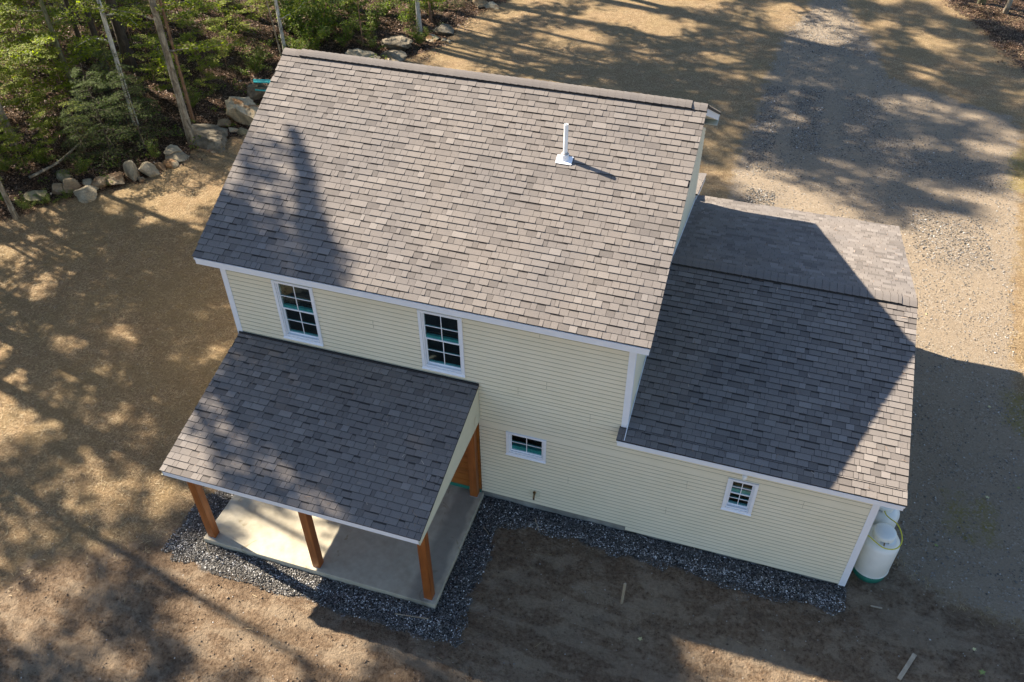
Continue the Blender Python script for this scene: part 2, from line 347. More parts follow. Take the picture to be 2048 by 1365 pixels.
def gh(x, y):
    i = np.clip(np.searchsorted(gx, x)-1, 0, len(gx)-2); j = np.clip(np.searchsorted(gy, y)-1, 0, len(gy)-2)
    fx = np.clip((x-gx[i])/(gx[i+1]-gx[i]), 0, 1); fy = np.clip((y-gy[j])/(gy[j+1]-gy[j]), 0, 1)
    return (H[i, j]*(1-fx)+H[i+1, j]*fx)*(1-fy)+(H[i, j+1]*(1-fx)+H[i+1, j+1]*fx)*fy
def ground_mat():
    m, nt, b = new_mat('ground'); co = objco(nt, True)
    nL = noise(nt, co, .45, 4, .6); nM = noise(nt, co, 2.2, 6, .65); nS = noise(nt, co, 14, 5, .7); nF = noise(nt, co, 55, 3, .8)
    mp = nt.nodes.new('ShaderNodeMapping'); mp.inputs['Scale'].default_value = (1, .28, 1); mp.inputs['Rotation'].default_value = (0, 0, .5); nt.links.new(co, mp.inputs[0])
    fib = noise(nt, mp.outputs[0], 34, 4, .85, 1.2)
    mp2 = nt.nodes.new('ShaderNodeMapping'); mp2.inputs['Scale'].default_value = (.28, 1, 1); mp2.inputs['Rotation'].default_value = (0, 0, .4); nt.links.new(co, mp2.inputs[0])
    fib2 = noise(nt, mp2.outputs[0], 34, 4, .85, 1.2)
    fibm = math_(nt, 'MAXIMUM', fib, fib2)
    straw = ramp(nt, fibm, [(.42, (.10, .064, .034)), (.53, (.30, .208, .118)), (.61, (.50, .365, .215)), (.72, (.72, .56, .36))])
    straw = mixc(nt, mrange(nt, nM, .38, .62, .45, 0), straw, (.215, .140, .072))
    straw = mixc(nt, mrange(nt, nS, .30, .43, .6, 0), straw, (.11, .068, .034))
    straw = mixc(nt, mrange(nt, nL, .4, .62, 0, .28), straw, mixc(nt, nF, (.19, .14, .065), (.34, .265, .135)))
    dirt = ramp(nt, nS, [(.3, (.11, .070, .043)), (.5, (.195, .135, .086)), (.7, (.29, .21, .14))])
    dirt = mixc(nt, mrange(nt, nM, .5, .60, 0, .65), dirt, (.31, .235, .16))
    dirt = mixc(nt, mrange(nt, nS, .32, .44, .6, 0), dirt, (.085, .053, .032))
    mp3 = nt.nodes.new('ShaderNodeMapping'); mp3.inputs['Rotation'].default_value = (0, 0, 1.0); mp3.inputs['Scale'].default_value = (.35, 1.6, 1); nt.links.new(co, mp3.inputs[0])
    trk = noise(nt, mp3.outputs[0], 1.5, 4, .6)
    dirt = mixc(nt, mrange(nt, trk, .52, .60, 0, .5), dirt, (.33, .255, .175))
    dirt = mixc(nt, mrange(nt, trk, .36, .44, .35, 0), dirt, (.10, .066, .042))
    vor = nt.nodes.new('ShaderNodeTexVoronoi'); vor.inputs['Scale'].default_value = 34; nt.links.new(co, vor.inputs[0])
    vr = nt.nodes.new('ShaderNodeSeparateColor'); nt.links.new(vor.outputs['Color'], vr.inputs[0])
    drive = ramp(nt, vr.outputs[0], [(0, (.16, .120, .082)), (.3, (.275, .215, .150)), (.75, (.335, .267, .192)), (.92, (.38, .325, .26)), (1, (.50, .445, .38))])
    drive = mixc(nt, mrange(nt, nM, .40, .60, .85, .4), drive, mixc(nt, nF, (.27, .21, .143), (.36, .285, .205)))
    stony = ramp(nt, vr.outputs[1], [(0, (.028, .026, .025)), (.55, (.085, .080, .075)), (.8, (.16, .155, .15)), (.93, (.38, .37, .36)), (1, (.60, .59, .58))])
    litter = ramp(nt, vr.outputs[2], [(0, (.014, .009, .006)), (.4, (.045, .026, .015)), (.75, (.12, .068, .040)), (1, (.36, .25, .18))])
    litter = mixc(nt, mrange(nt, nM, .42, .6, .6, .0), litter, (.022, .014, .008))
    jit = math_(nt, 'MULTIPLY', math_(nt, 'SUBTRACT', nM, .5), 1.1); jit2 = math_(nt, 'MULTIPLY', math_(nt, 'SUBTRACT', nS, .5), .5)
    def mask(name, w_=.08, amp=1.0):
        v = math_(nt, 'ADD', attr(nt, name), math_(nt, 'MULTIPLY', math_(nt, 'ADD', jit, jit2), amp)); return mrange(nt, v, -w_, w_)
    c = mixc(nt, mask('dirt', .25), straw, dirt)
    c = mixc(nt, mask('drive', .15), c, drive)
    mv = math_(nt, 'ADD', attr(nt, 'stony'), math_(nt, 'MULTIPLY', math_(nt, 'ADD', jit, math_(nt, 'MULTIPLY', jit2, 2)), 1.0))
    c = mixc(nt, math_(nt, 'MULTIPLY', mrange(nt, mv, -.9, .5, 0, .5), mrange(nt, nS, .42, .6, .1, 1)), c, stony)
    c = mixc(nt, math_(nt, 'MULTIPLY', mask('moss', .2), mrange(nt, nS, .4, .6, .2, .8)), c, mixc(nt, fib, (.13, .11, .02), (.36, .28, .08)))
    c = mixc(nt, mask('forest', .15), c, litter)
    c = mixc(nt, mask('gravel', .06, .55), c, stony)
    # pale chips scattered in the soil
    v3 = nt.nodes.new('ShaderNodeTexVoronoi'); v3.inputs['Scale'].default_value = 9; nt.links.new(co, v3.inputs[0])
    s3 = nt.nodes.new('ShaderNodeSeparateColor'); nt.links.new(v3.outputs['Color'], s3.inputs[0])
    chip = math_(nt, 'MULTIPLY', mrange(nt, v3.outputs['Distance'], .10, .14, 1, 0), math_(nt, 'GREATER_THAN', s3.outputs[0], .86))
    c = mixc(nt, math_(nt, 'MULTIPLY', chip, .7), c, (.50, .46, .40))
    vc = nt.nodes.new('ShaderNodeTexVoronoi'); vc.inputs['Scale'].default_value = 21; vc.feature = 'SMOOTH_F1'
    wv = nt.nodes.new('ShaderNodeMix'); wv.data_type = 'VECTOR'; wv.inputs[0].default_value = .06; nt.links.new(co, wv.inputs[4])
    nn_ = nt.nodes.new('ShaderNodeTexNoise'); nn_.inputs['Scale'].default_value = 6; nt.links.new(co, nn_.inputs['Vector']); nt.links.new(nn_.outputs['Color'], wv.inputs[5]); nt.links.new(wv.outputs[1], vc.inputs['Vector'])
    clod = math_(nt, 'MULTIPLY', math_(nt, 'SUBTRACT', 1.0, vc.outputs['Distance']), mask('dirt', .25))
    pit = noise(nt, co, 42, 5, .85)
    c = mixc(nt, math_(nt, 'MULTIPLY', mrange(nt, pit, .31, .40, .55, 0), math_(nt, 'SUBTRACT', 1.0, mask('drive', .15))), c, (.08, .05, .028))
    nt.links.new(c, b.inputs['Base Color']); b.inputs['Roughness'].default_value = .97; b.inputs['Specular IOR Level'].default_value = .15
    h = math_(nt, 'ADD', math_(nt, 'MULTIPLY', nS, .7), math_(nt, 'ADD', math_(nt, 'MULTIPLY', fibm, .5), math_(nt, 'ADD', math_(nt, 'MULTIPLY', vor.outputs['Distance'], .35), math_(nt, 'ADD', math_(nt, 'MULTIPLY', clod, .7), math_(nt, 'MULTIPLY', pit, .9)))))
    bump(nt, b, h, 1.0, .06); return m
M_GROUND = ground_mat()
nx, ny = GX.shape; idx = np.arange(nx*ny).reshape(nx, ny)
F = np.stack([idx[:-1, :-1], idx[1:, :-1], idx[1:, 1:], idx[:-1, 1:]], -1).reshape(-1, 4)
c_ = lambda a: np.clip(a, -3, 3)
ground = np_mesh('ground', np.stack([GX, GY, H], -1).reshape(-1, 3), F, M_GROUND, dict(forest=c_(s_for), dirt=c_(s_dir), drive=c_(s_drv), gravel=c_(s_grv), stony=c_(s_stn), moss=c_(s_mos)), smooth=True)
tag(ground, kind='structure')

# ------------------------------------------------------------------ house
house = tag(empty('house', (6, 4, .05)), 'new two storey cream sided house with low garage wing and covered back porch', 'house')
def part(mb, name, mats, parent=house, **k):
    sm = k.pop('smooth', False); bv = k.pop('bevel', 0)
    o = mb.build(name, mats, None, sm, bevel=bv); o.parent = parent
    if parent is house: o.location = (-6, -4, -.05)
    return o
W1, W2 = 8.04, 12.60
# roof planes
OE = .312; HE = 5.438; HR = 7.659; YR = 4.006; SL = (HR-HE)/(YR+OE)
GOE = .295; GHE = 3.075; GHR = 4.116; YG = 4.08; SG = (GHR-GHE)/(YG+GOE)

def siding(mb, P0, U, length, z0, z1, Nn, holes=(), expo=.1016, off=0.0, top=None, rnd=None):
    """lapped courses on a vertical wall: P0 corner (x,y), U unit dir along wall (2D), Nn outward normal (2D)"""
    rnd = rnd or random.Random(3)
    z = z0; k = 0
    while z < z1-1e-6:
        zt = min(z+expo, z1)
        zs = sorted({z, zt} | {h[2] for h in holes if z < h[2] < zt} | {h[3] for h in holes if z < h[3] < zt})
        for a, b in zip(zs[:-1], zs[1:]):
            iv = [(0.0, length)]
            if top: iv = [top(a)]
            for h in holes:
                if h[2] <= a+1e-6 and h[3] >= b-1e-6:
                    iv = [q for s_, e in iv for q in ((s_, min(e, h[0])), (max(s_, h[1]), e)) if q[1]-q[0] > 1e-4]
            fa = (a-z)/expo; fb = (b-z)/expo
            pa = .015*(1-fa)+.002; pb = .015*(1-fb)+.002
            for s_, e in iv:
                if e-s_ < .01: continue
                def Q(s, zz, p): return (P0[0]+U[0]*s+Nn[0]*(p+off), P0[1]+U[1]*s+Nn[1]*(p+off), zz)
                ta, tb = (s_, e), (s_, e)
                if top: tb = top(b)
                if a == z and b-a > .02 and not top:      # rolled lip at the foot of each course, lap shadow painted in by tone
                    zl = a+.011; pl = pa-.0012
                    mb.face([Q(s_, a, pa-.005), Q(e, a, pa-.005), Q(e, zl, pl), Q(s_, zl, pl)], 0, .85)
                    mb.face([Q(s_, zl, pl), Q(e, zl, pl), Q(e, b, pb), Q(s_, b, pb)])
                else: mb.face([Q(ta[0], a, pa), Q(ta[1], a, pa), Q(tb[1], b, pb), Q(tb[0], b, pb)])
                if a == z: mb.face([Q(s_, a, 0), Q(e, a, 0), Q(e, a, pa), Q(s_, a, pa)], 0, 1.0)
        # butt joints between panels every other course
        z = zt; k += 1
WIN = [(1.076, 1.936, 3.563, 4.993), (4.05, 4.908, 3.565, 4.995), (5.705, 6.532, 1.648, 2.294), (10.013, 10.569, 1.555, 2.439)]
def hole(w_, g=.05): return (w_[0]+g, w_[1]-g, w_[2]+g, w_[3]-g)
mb = MB(); HO = [hole(q) for q in WIN]
siding(mb, (0, 0), (1, 0), W1, 3.36, 5.16, (0, -1), HO)
siding(mb, (5.14, 0), (1, 0), W1-5.14, .236, 3.36, (0, -1), [(h[0]-5.14, h[1]-5.14, h[2], h[3]) for h in HO])
siding(mb, (W1, 0), (1, 0), W2-W1, .236, 3.0, (0, -1), [(h[0]-W1, h[1]-W1, h[2], h[3]) for h in HO])
siding(mb, (8.26, 0), (1, 0), W2-8.26, .12, .236, (0, -1))
# vertical lap seams
for x, z, n in ((6.35, 4.95, 2), (6.5, 3.73, 2), (5.95, 3.42, 2), (7.35, 3.05, 2), (9.3, 1.9, 2), (3.1, 4.35, 2), (11.4, 2.1, 2), (7.0, 1.1, 2), (9.0, .9, 2)):
    zz = .236+round((z-.236)/.1016)*.1016
    for k in range(n):
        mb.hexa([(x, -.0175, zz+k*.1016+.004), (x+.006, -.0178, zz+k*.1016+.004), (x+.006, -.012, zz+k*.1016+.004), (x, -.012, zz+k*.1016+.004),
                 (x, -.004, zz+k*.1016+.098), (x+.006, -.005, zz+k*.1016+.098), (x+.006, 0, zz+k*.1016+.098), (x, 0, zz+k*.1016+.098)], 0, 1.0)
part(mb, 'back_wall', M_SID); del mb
def main_top(flip):
    def f(z):
        if z <= 5.16: a, b = 0.0, 8.02
        else:
            d = (z-5.16)/SL-.02; a, b = d, 8.02-d
        return (max(0, a), max(a+.001, b))
    return f
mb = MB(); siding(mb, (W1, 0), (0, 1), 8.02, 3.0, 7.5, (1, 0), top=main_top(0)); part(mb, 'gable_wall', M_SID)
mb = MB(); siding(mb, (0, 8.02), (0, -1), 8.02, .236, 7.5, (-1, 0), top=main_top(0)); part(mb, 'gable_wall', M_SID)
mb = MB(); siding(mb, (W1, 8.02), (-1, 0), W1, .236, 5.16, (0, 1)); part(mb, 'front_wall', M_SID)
def gar_top(z):
    a, b = (0, 8.16) if z <= 2.98 else ((z-2.98)/SG, 8.16-(z-2.98)/SG)
    return (max(0, a), max(a+.001, b))
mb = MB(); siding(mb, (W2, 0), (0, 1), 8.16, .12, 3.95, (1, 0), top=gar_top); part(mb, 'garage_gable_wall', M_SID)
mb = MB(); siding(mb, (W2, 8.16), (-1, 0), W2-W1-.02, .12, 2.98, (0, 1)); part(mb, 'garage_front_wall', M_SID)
# interior surfaces that show dimly through the glass
mb = MB(); mb.box((.12, 1.6, .2), (12.4, 1.66, 2.9)); mb.box((.12, 1.6, 3.0), (7.9, 1.66, 5.3), 1); mb.box((.1, .16, 2.93), (8.0, 1.6, 2.97)); part(mb, 'inner_wall', [M_BLACK, M_BROWNI])
mb = MB(); mb.box((.012, .012, -.2), (12.588, .12, .30)); mb.box((.012, .12, -.2), (.12, 8.0, .3)); mb.box((12.47, .12, -.2), (12.588, 8.1, .3)); mb.box((.12, 7.9, -.2), (12.47, 8.0, .3)); part(mb, 'foundation', M_FOUND)

def roof(name, x0, x1, y0, z0, dy, sl, n_len, seed, parent=house, vmin=0, expo=.1349, thick=.035, spread=1.0):
    """shingled plane starting at the eave (y0,z0), climbing dy(+1/-1) in y with slope sl, run n_len (horizontal)"""
    rnd = random.Random(seed); mb = MB(); up = Vector((0, dy, sl)).normalized(); nn = Vector((0, -dy*sl, 1)).normalized(); L = n_len*math.hypot(1, sl)
    def Q(x, v, h): return Vector((x, y0, z0)) + up*v + nn*h
    # deck
    c = [Q(x0, 0, -thick), Q(x1, 0, -thick), Q(x1, L, -thick), Q(x0, L, -thick), Q(x0, 0, -.002), Q(x1, 0, -.002), Q(x1, L, -.002), Q(x0, L, -.002)]
    mb.hexa(c, 1)
    n = int(math.ceil(L/expo)); last = []
    for i in range(n):
        v0 = i*expo-.006; v1 = min((i+1)*expo, L)
        x = x0 - rnd.uniform(0, .1); joints = []
        while x < x1:
            wd = rnd.choice((.08, .11, .13, .15, .17, .19, .22, .25)) * rnd.uniform(.9, 1.1)
            if any(abs(x+wd-j) < .03 for j in last): wd += .05
            a = max(x, x0-.004); b = min(x+wd, x1+.004); x += wd
            if b-a < .03: continue
            joints.append(b)
            raised = rnd.random() < .56
            h = .021 if raised else .012
            hb = .003
            r_ = rnd.random()
            t = (.60 + rnd.uniform(-.09, .09)) if raised else (.44 + rnd.uniform(-.08, .08))
            if raised and r_ < .11: t = .84 + rnd.uniform(-.06, .10)
            elif not raised and r_ < .22: t = .24 + rnd.uniform(-.05, .05)
            t = min(1, max(.22 if spread > 1 else .04, .54+(t-.52)*spread)); g = .0028
            p = [Q(a+g, v0, h), Q(b-g, v0, h), Q(b-g, v1, hb), Q(a+g, v1, hb)]
            if raised: mb.face(p, 0, t)
            else:
                vm = v0+(v1-v0)*rnd.uniform(.74, .86); hm = h+(hb-h)*(vm-v0)/(v1-v0); bs = rnd.random() < .55
                mb.face([p[0], p[1], Q(b-g, vm, hm), Q(a+g, vm, hm)], 0, t)
                mb.face([Q(a+g, vm, hm), Q(b-g, vm, hm), p[2], p[3]], 0, .03 if bs else t)
            mb.face([Q(a+g, v0, -.001), Q(b-g, v0, -.001), p[1], p[0]], 1)
            mb.face([Q(a+g, v1, 0), Q(a+g, v0, -.001), p[0], p[3]], 1); mb.face([Q(b-g, v0, -.001), Q(b-g, v1, 0), p[2], p[1]], 1)
        last = joints
    # metal drip strip under first course
    return part(mb, name, [M_SH, M_SHEDGE], parent)
def ridge_cap(x0, x1, y, z, sl, parent, seed, expo=.145):
    rnd = random.Random(seed); mb = MB(); x = x0; w_ = .155; ang = math.atan(sl)
    while x < x1:
        e = min(x+expo, x1); t = .52+rnd.uniform(-.10, .10); prev = None
        e2 = e-.003
        for k in range(7):      # rounded saddle
            s = -1+2*k/6; yy = y+s*w_*math.cos(ang); zz = z+.034-abs(s)**1.5*w_*math.sin(ang)*1.0
            cur = ((x, yy, zz+.012), (e2, yy, zz+.003))
            if prev: mb.face([prev[0], prev[1], cur[1], cur[0]], 0, t); mb.face([(prev[0][0], prev[0][1], prev[0][2]-.013), prev[0], cur[0], (cur[0][0], cur[0][1], cur[0][2]-.013)], 1)
            if k in (0, 6): mb.face([(x, yy, zz+.012), (e+.01, yy, zz+.001), (e+.01, yy, zz-.028), (x, yy, zz-.028)], 1)
            prev = cur
        for sg_ in (-1, 1): mb.face([(x, y, z+.026), (e, y, z+.026), (e, y+sg_*w_*math.cos(ang), z+.022-w_*math.sin(ang)), (x, y+sg_*w_*math.cos(ang), z+.022-w_*math.sin(ang))], 1)
        x = e
    mb.face([(x1, y-w_, z-.04), (x1, y+w_, z-.04), (x1, y+w_*.7, z+.01), (x1, y, z+.035), (x1, y-w_*.7, z+.01)], 1)
    o = mb.build('ridge_cap', [M_SH, M_SHEDGE]); o.parent = parent; return o
XL, XR = -.311, 8.319; GXR = 12.924
mroof = roof('roof', XL, XR, -OE, HE, 1, SL, YR+OE, 11)
roof('roof', XL, XR, YR*2+OE, HE, -1, SL, YR+OE, 12)
ridge_cap(XL+.0, XL+.42, YR, HR-.012, SL, mroof, 2); ridge_cap(XL+.40, XR-.28, YR, HR+.012, SL, mroof, 1); ridge_cap(XR-.28, XR, YR, HR-.012, SL, mroof, 2)
groof = roof('garage_roof', W1+.015, GXR, 0.0, GHE+SG*GOE, 1, SG, YG, 21, spread=1.45)
# the strip of eave that wraps past the house corner
roof('garage_roof', 7.92, GXR, -GOE, GHE, 1, SG, GOE-.002, 23, spread=1.45)
roof('garage_roof', W1+.015, GXR, YG*2+GOE, GHE, -1, SG, YG+GOE, 22, spread=1.9)
ridge_cap(W1+.02, GXR-.30, YG, GHR+.012, SG, groof, 3); ridge_cap(GXR-.30, GXR, YG, GHR-.012, SG, groof, 4)
# step flashing where garage roof meets the house wall
mb = MB(); mb.hexa([(W1+.018, -GOE, GHE+.02), (W1+.03, -GOE, GHE+.02), (W1+.03, YG, GHR+.02), (W1+.018, YG, GHR+.02), (W1+.018, -GOE+.3, GHE+.16), (W1+.03, -GOE+.3, GHE+.16), (W1+.03, YG, GHR+.07), (W1+.018, YG, GHR+.07)])
mb.hexa([(W1+.018, YG, GHR+.02), (W1+.03, YG, GHR+.02), (W1+.03, 8.3, GHE+.05), (W1+.018, 8.3, GHE+.05), (W1+.018, YG, GHR+.07), (W1+.03, YG, GHR+.07), (W1+.03, 8.3, GHE+.1), (W1+.018, 8.3, GHE+.1)])
part(mb, 'wall_flashing', M_WHITE)
# fascia, soffit, rakes
def eave(x0, x1, y, z, wall_y, parent, mat=M_WHITE, h=.135):
    mb = MB(); s = 1 if wall_y > y else -1
    mb.box((x0+.02, y+s*.015, z-.045-h), (x1-.02, y+s*.037, z-.036)); mb.box((x0+.01, y+s*.0, z-.075), (x1-.01, y+s*.0149, z-.036))
    mb.box((x0+.02, y+s*.037, z-.045-h), (x1-.02, wall_y, z-.03-h), 1)
    o = mb.build('fascia', [mat, M_SOFF]); o.parent = parent; return o
def rake(x, dx, y0, z0, y1, z1, parent, h=.15, mat=M_WHITE, wall=None):
    mb = MB(); t = .022*dx
    mb.hexa([(x, y0, z0-.038-h), (x+t, y0, z0-.038-h), (x+t, y1, z1-.038-h), (x, y1, z1-.038-h), (x, y0, z0-.038), (x+t, y0, z0-.038), (x+t, y1, z1-.038), (x, y1, z1-.038)])
    if wall is not None:
        a, b = x+t, wall; lo_, hi = z0-.036-h, z1-.036-h
        mb.hexa([(a, y0, lo_), (b, y0, lo_), (b, y1, hi), (a, y1, hi), (a, y0, lo_+.012), (b, y0, lo_+.012), (b, y1, hi+.012), (a, y1, hi+.012)], 1)
    o = mb.build('rake_board', [mat, M_SOFF]); o.parent = parent; return o
eave(XL, XR, -OE, HE, 0, mroof); eave(XL, XR, 2*YR+OE, HE, 8.03, mroof)
for (x, dx, wl) in ((XR-.03, -1, W1+.02), (XL+.03, 1, -.02)):
    rake(x, dx, -OE+.04, HE+SL*.04, YR, HR, mroof, wall=wl); rake(x, dx, 2*YR+OE-.04, HE+SL*.04, YR, HR, mroof, wall=wl)
eave(7.92, GXR, -GOE, GHE, 0, groof, h=.12); eave(W1+.03, GXR, 2*YG+GOE, GHE, 8.17, groof, h=.12)
rake(GXR-.03, -1, -GOE+.04, GHE+SG*.04, YG, GHR, groof, wall=W2+.02); rake(GXR-.03, -1, 2*YG+GOE-.04, GHE+SG*.04, YG, GHR, groof, wall=W2+.02)
# corner boards
def corner(x, y, z0, z1, sx, sy, w_=.095):
    mb = MB(); mb.box((x+sx*.024, y+sy*.024, z0), (x-sx*w_, y+sy*.002, z1)); mb.box((x+sx*.024, y+sy*.0019, z0), (x+sx*.002, y-sy*w_, z1)); return part(mb, 'corner_board', M_WHITE)
corner(0, 0, 3.36, 5.26, -1, -1); corner(W1, 0, 3.08, 5.26, 1, -1); corner(W2, 0, .10, 2.95, 1, -1, .10); corner(0, 8.02, .2, 5.2, -1, 1); corner(W2, 8.16, .12, 2.9, 1, 1)

# windows
def window(q, double=True):
    x0, x1, z0, z1 = q; cw = .060; mb = MB(); yo = -.040
    for a, b in (((x0, z0), (x0+cw, z1)), ((x1-cw, z0), (x1, z1)), ((x0+cw, z1-cw*.8), (x1-cw, z1)), ((x0+cw, z0), (x1-cw, z0+cw))):
        mb.box((a[0], yo, a[1]), (b[0], .03, b[1]))
    # stepped inner lip
    i0, i1, k0, k1 = x0+cw, x1-cw, z0+cw, z1-cw*.8
    for a, b in (((i0, k0), (i0+.022, k1)), ((i1-.022, k0), (i1, k1)), ((i0+.022, k1-.018), (i1-.022, k1)), ((i0+.022, k0), (i1-.022, k0+.03))):
        mb.box((a[0], yo+.022, a[1]), (b[0], .10, b[1]))
    win = part(mb, 'window', M_WHITE, bevel=.004)
    mb = MB(); mb.hexa([(x0-.005, yo-.018, z0-.012), (x1+.005, yo-.018, z0-.012), (x1+.005, -.006, z0-.012), (x0-.005, -.006, z0-.012), (x0-.005, yo-.018, z0+.012), (x1+.005, yo-.018, z0+.012), (x1+.005, yo-.001, z0+.03), (x0-.005, yo-.001, z0+.03)])
    s = mb.build('sill', M_WHITE2); s.parent = win
    j0, j1, l0, l1 = i0+.022, i1-.022, k0+.03, k1-.018; mid = (l0+l1)/2
    sashes = [(mid-.004, l1, .012), (l0, mid+.022, .042)] if double else [(l0, l1, .016)]
    for a, b, y in sashes:
        mb = MB(); t = .020
        mb.box((j0, y, a), (j0+t, y+.026, b)); mb.box((j1-t, y, a), (j1, y+.026, b)); mb.box((j0+t, y, a), (j1-t, y+.026, a+t+.006)); mb.box((j0+t, y, b-t), (j1-t, y+.026, b))
        sa = mb.build('sash', M_WHITE2); sa.parent = win
        g0, g1, h0, h1 = j0+t, j1-t, a+t+.006, b-t; gm = (g0+g1)/2; hm = (h0+h1)/2
        mb = MB(); mb.box((gm-.0065, y+.002, h0), (gm+.0065, y+.0105, h1)); mb.box((g0, y+.003, hm-.0065), (g1, y+.010, hm+.0065)); gr = mb.build('grille', M_WHITE2); gr.parent = win
        mb = MB(); mb.box((g0, y+.012, h0), (g1, y+.016, h1)); pa = mb.build('pane', M_GLASS); pa.parent = win
        # stool / rail behind the glass, tint of the glass painted on it
        dp = .05 if b > mid+.1 and double else .028
        if not double: dp = .09
        mb = MB(); mb.box((g0, y+.03, h0-.012), (g1, y+.03+dp, h0+((.055 if z1-z0 > 1 else .08) if dp > .04 and double else .014 if double else .095))); mb.box((g0, y+.020, hm-.008), (g1, y+.036, hm+.006))
        st = mb.build('inner_rail', M_TEAL); st.parent = win
    return win
for q in (WIN[0], WIN[1], WIN[3]): window(q)
window(WIN[2], False)

# foundation details: hose bib, light
mb = MB(); mb.box((6.22, -.030, .50), (6.42, -.0181, .68)); bib = part(mb, 'hose_bib', M_CREAM)
mb = MB(); mb.tube([(6.32, -.03, .62), (6.32, -.09, .61), (6.32, -.12, .57), (6.32, -.12, .51)], .021, 10); mb.tube([(6.32, -.075, .62), (6.32, -.075, .67)], .009, 8); mb.lathe([(.001, .67), (.032, .672), (.032, .684), (.001, .686)], 14, (6.32, -.075)); o = mb.build('spout', M_BRASS); o.parent = bib
mb = MB(); mb.lathe([(.0, 2.58), (.030, 2.585), (.043, 2.61), (.046, 2.65), (.043, 2.69), (.0, 2.70)], 20, (10.28, -.095), 0); lt = part(mb, 'wall_light', M_PVC, smooth=True)
mb = MB(); mb.box((10.24, -.06, 2.60), (10.32, -.0181, 2.72)); o = mb.build('backplate', M_WHITE2); o.parent = lt
# vent pipe
vx, vy = 6.029, 2.619; vz = HE+SL*(vy+OE)
mb = MB(); mb.lathe([(.040, vz-.05), (.040, vz+.685), (.036, vz+.688), (.031, vz+.685), (.031, vz+.5)], 24, (vx, vy)); vp = part(mb, 'vent_pipe', M_PVC, smooth=False)
mb = MB(); up = Vector((0, 1, SL)).normalized(); nn = Vector((0, -SL, 1)).normalized(); c0 = Vector((vx, vy, vz)) + nn*.02
cs = [c0+Vector((-.15, 0, 0))-up*.13, c0+Vector((.15, 0, 0))-up*.13, c0+Vector((.15, 0, 0))+up*.05, c0+Vector((-.15, 0, 0))+up*.05]
mb.hexa([p for p in cs]+[p+nn*.006 for p in cs]); o = mb.build('flashing', M_WHITE2); o.parent = vp
mb = MB(); mb.lathe([(.085, vz-.03), (.075, vz+.04), (.068, vz+.085), (.074, vz+.09), (.072, vz+.10), (.041, vz+.102)], 24, (vx, vy)); o = mb.build('collar', M_WHITE2, smooth=True); o.parent = vp
mb = MB(); mb.lathe([(.066, vz+.101), (.060, vz+.12), (.043, vz+.132), (.0405, vz+.14)], 24, (vx, vy)); o = mb.build('rubber_boot', M_LEAD, smooth=True); o.parent = vp

# back porch
PX0, PX1, PYE, PZW, PZE = .02, 5.178, -3.126, 3.415, 2.62; PS = (PZW-PZE)/(-PYE)
proof = roof('porch_roof', PX0, PX1, PYE, PZE, 1, PS, -PYE-.004, 31, spread=1.45)
mb = MB(); mb.box((PX0+.02, PYE+.012, PZE-.15), (PX1-.02, PYE+.034, PZE-.036)); o = mb.build('fascia', M_WHITE); o.parent = proof
mb = MB(); mb.box((PX0+.05, PYE+.034, PZE-.15), (PX1-.06, -.02, PZE-.135)); o = mb.build('ceiling', M_PLANK); o.parent = proof
for x, dx in ((PX1-.012, -1), (PX0+.012, 1)):
    mb = MB(); zb = PZE-.15
    mb.prism([(x, PYE+.012, zb), (x, -.02, zb), (x, -.02, PZW-.04), (x, PYE+.012, PZE-.036)], (-.02*abs(dx) if dx < 0 else .02, 0, 0)); mb.box((x+.006, PYE+.012, zb-.012), (x-.024, -.02, zb+.012))
    if dx < 0:
        mb.box((x+.0065, -.34, zb+.10), (x+.0085, -.20, zb+.28)); mb.box((x+.0065, -.045, zb+.05), (x+.009, -.03, zb+.72))
    o = mb.build('gable_panel', M_CREAM); o.parent = proof
mb = MB(); mb.box((PX0, -.055, PZW-.01), (PX1, -.019, PZW+.03)); mb.build('head_flashing', M_SHEDGE).parent = proof
mb = MB(); mb.box((.17, -2.79, 2.24), (5.06, -2.63, 2.468)); part(mb, 'porch_beam', M_POST)
mb = MB(); mb.box((4.93, -2.62, 2.24), (5.09, -.2, 2.468)); part(mb, 'porch_beam', M_POST)
mb = MB(); mb.box((.14, -2.62, 2.24), (.30, -.2, 2.468)); part(mb, 'porch_beam', M_POST)
SZ = .19
for x, y in ((.25, -2.71), (2.63, -2.71), (5.01, -2.71), (5.01, -.115), (.25, -.115)):
    mb = MB(); mb.box((x-.082, y-.082, SZ+.006), (x+.082, y+.082, 2.24)); po = part(mb, 'porch_post', M_POST, bevel=.006)
    mb = MB(); mb.box((x-.09, y-.09, SZ+.001), (x+.09, y+.09, SZ+.006)); mb.build('base_plate', M_LEAD).parent = po
mb = MB(); mb.prism([(.085, -2.86, -.2), (.085, -.005, -.2), (5.175, -.005, -.2), (5.175, -2.86, -.2)], (0, 0, SZ+.2)); part(mb, 'porch_slab', M_CONC, bevel=.012)
mb = MB()
for k in range(16): mb.box((.02, -.030, .295+k*.19), (5.13, -.008, .295+k*.19+.182)) if .295+k*.19+.182 < 3.3 else None
mb.box((.02, -.008, .29), (5.13, .02, 3.36)); pw = part(mb, 'plank_wall', M_PLANK)
mb = MB(); mb.box((.1, -.034, SZ+.001), (5.12, -.009, .295)); mb.build('teal_base_strip', M_TGREEN).parent = pw
mb = MB(); mb.box((2.2, -.045, .30), (3.1, -.031, 2.33)); dr = part(mb, 'porch_door', M_WHITE2)
mb = MB(); mb.box((2.3, -.05, 1.2), (3.0, -.0451, 2.2)); mb.build('door_glass', M_GLASS).parent = dr
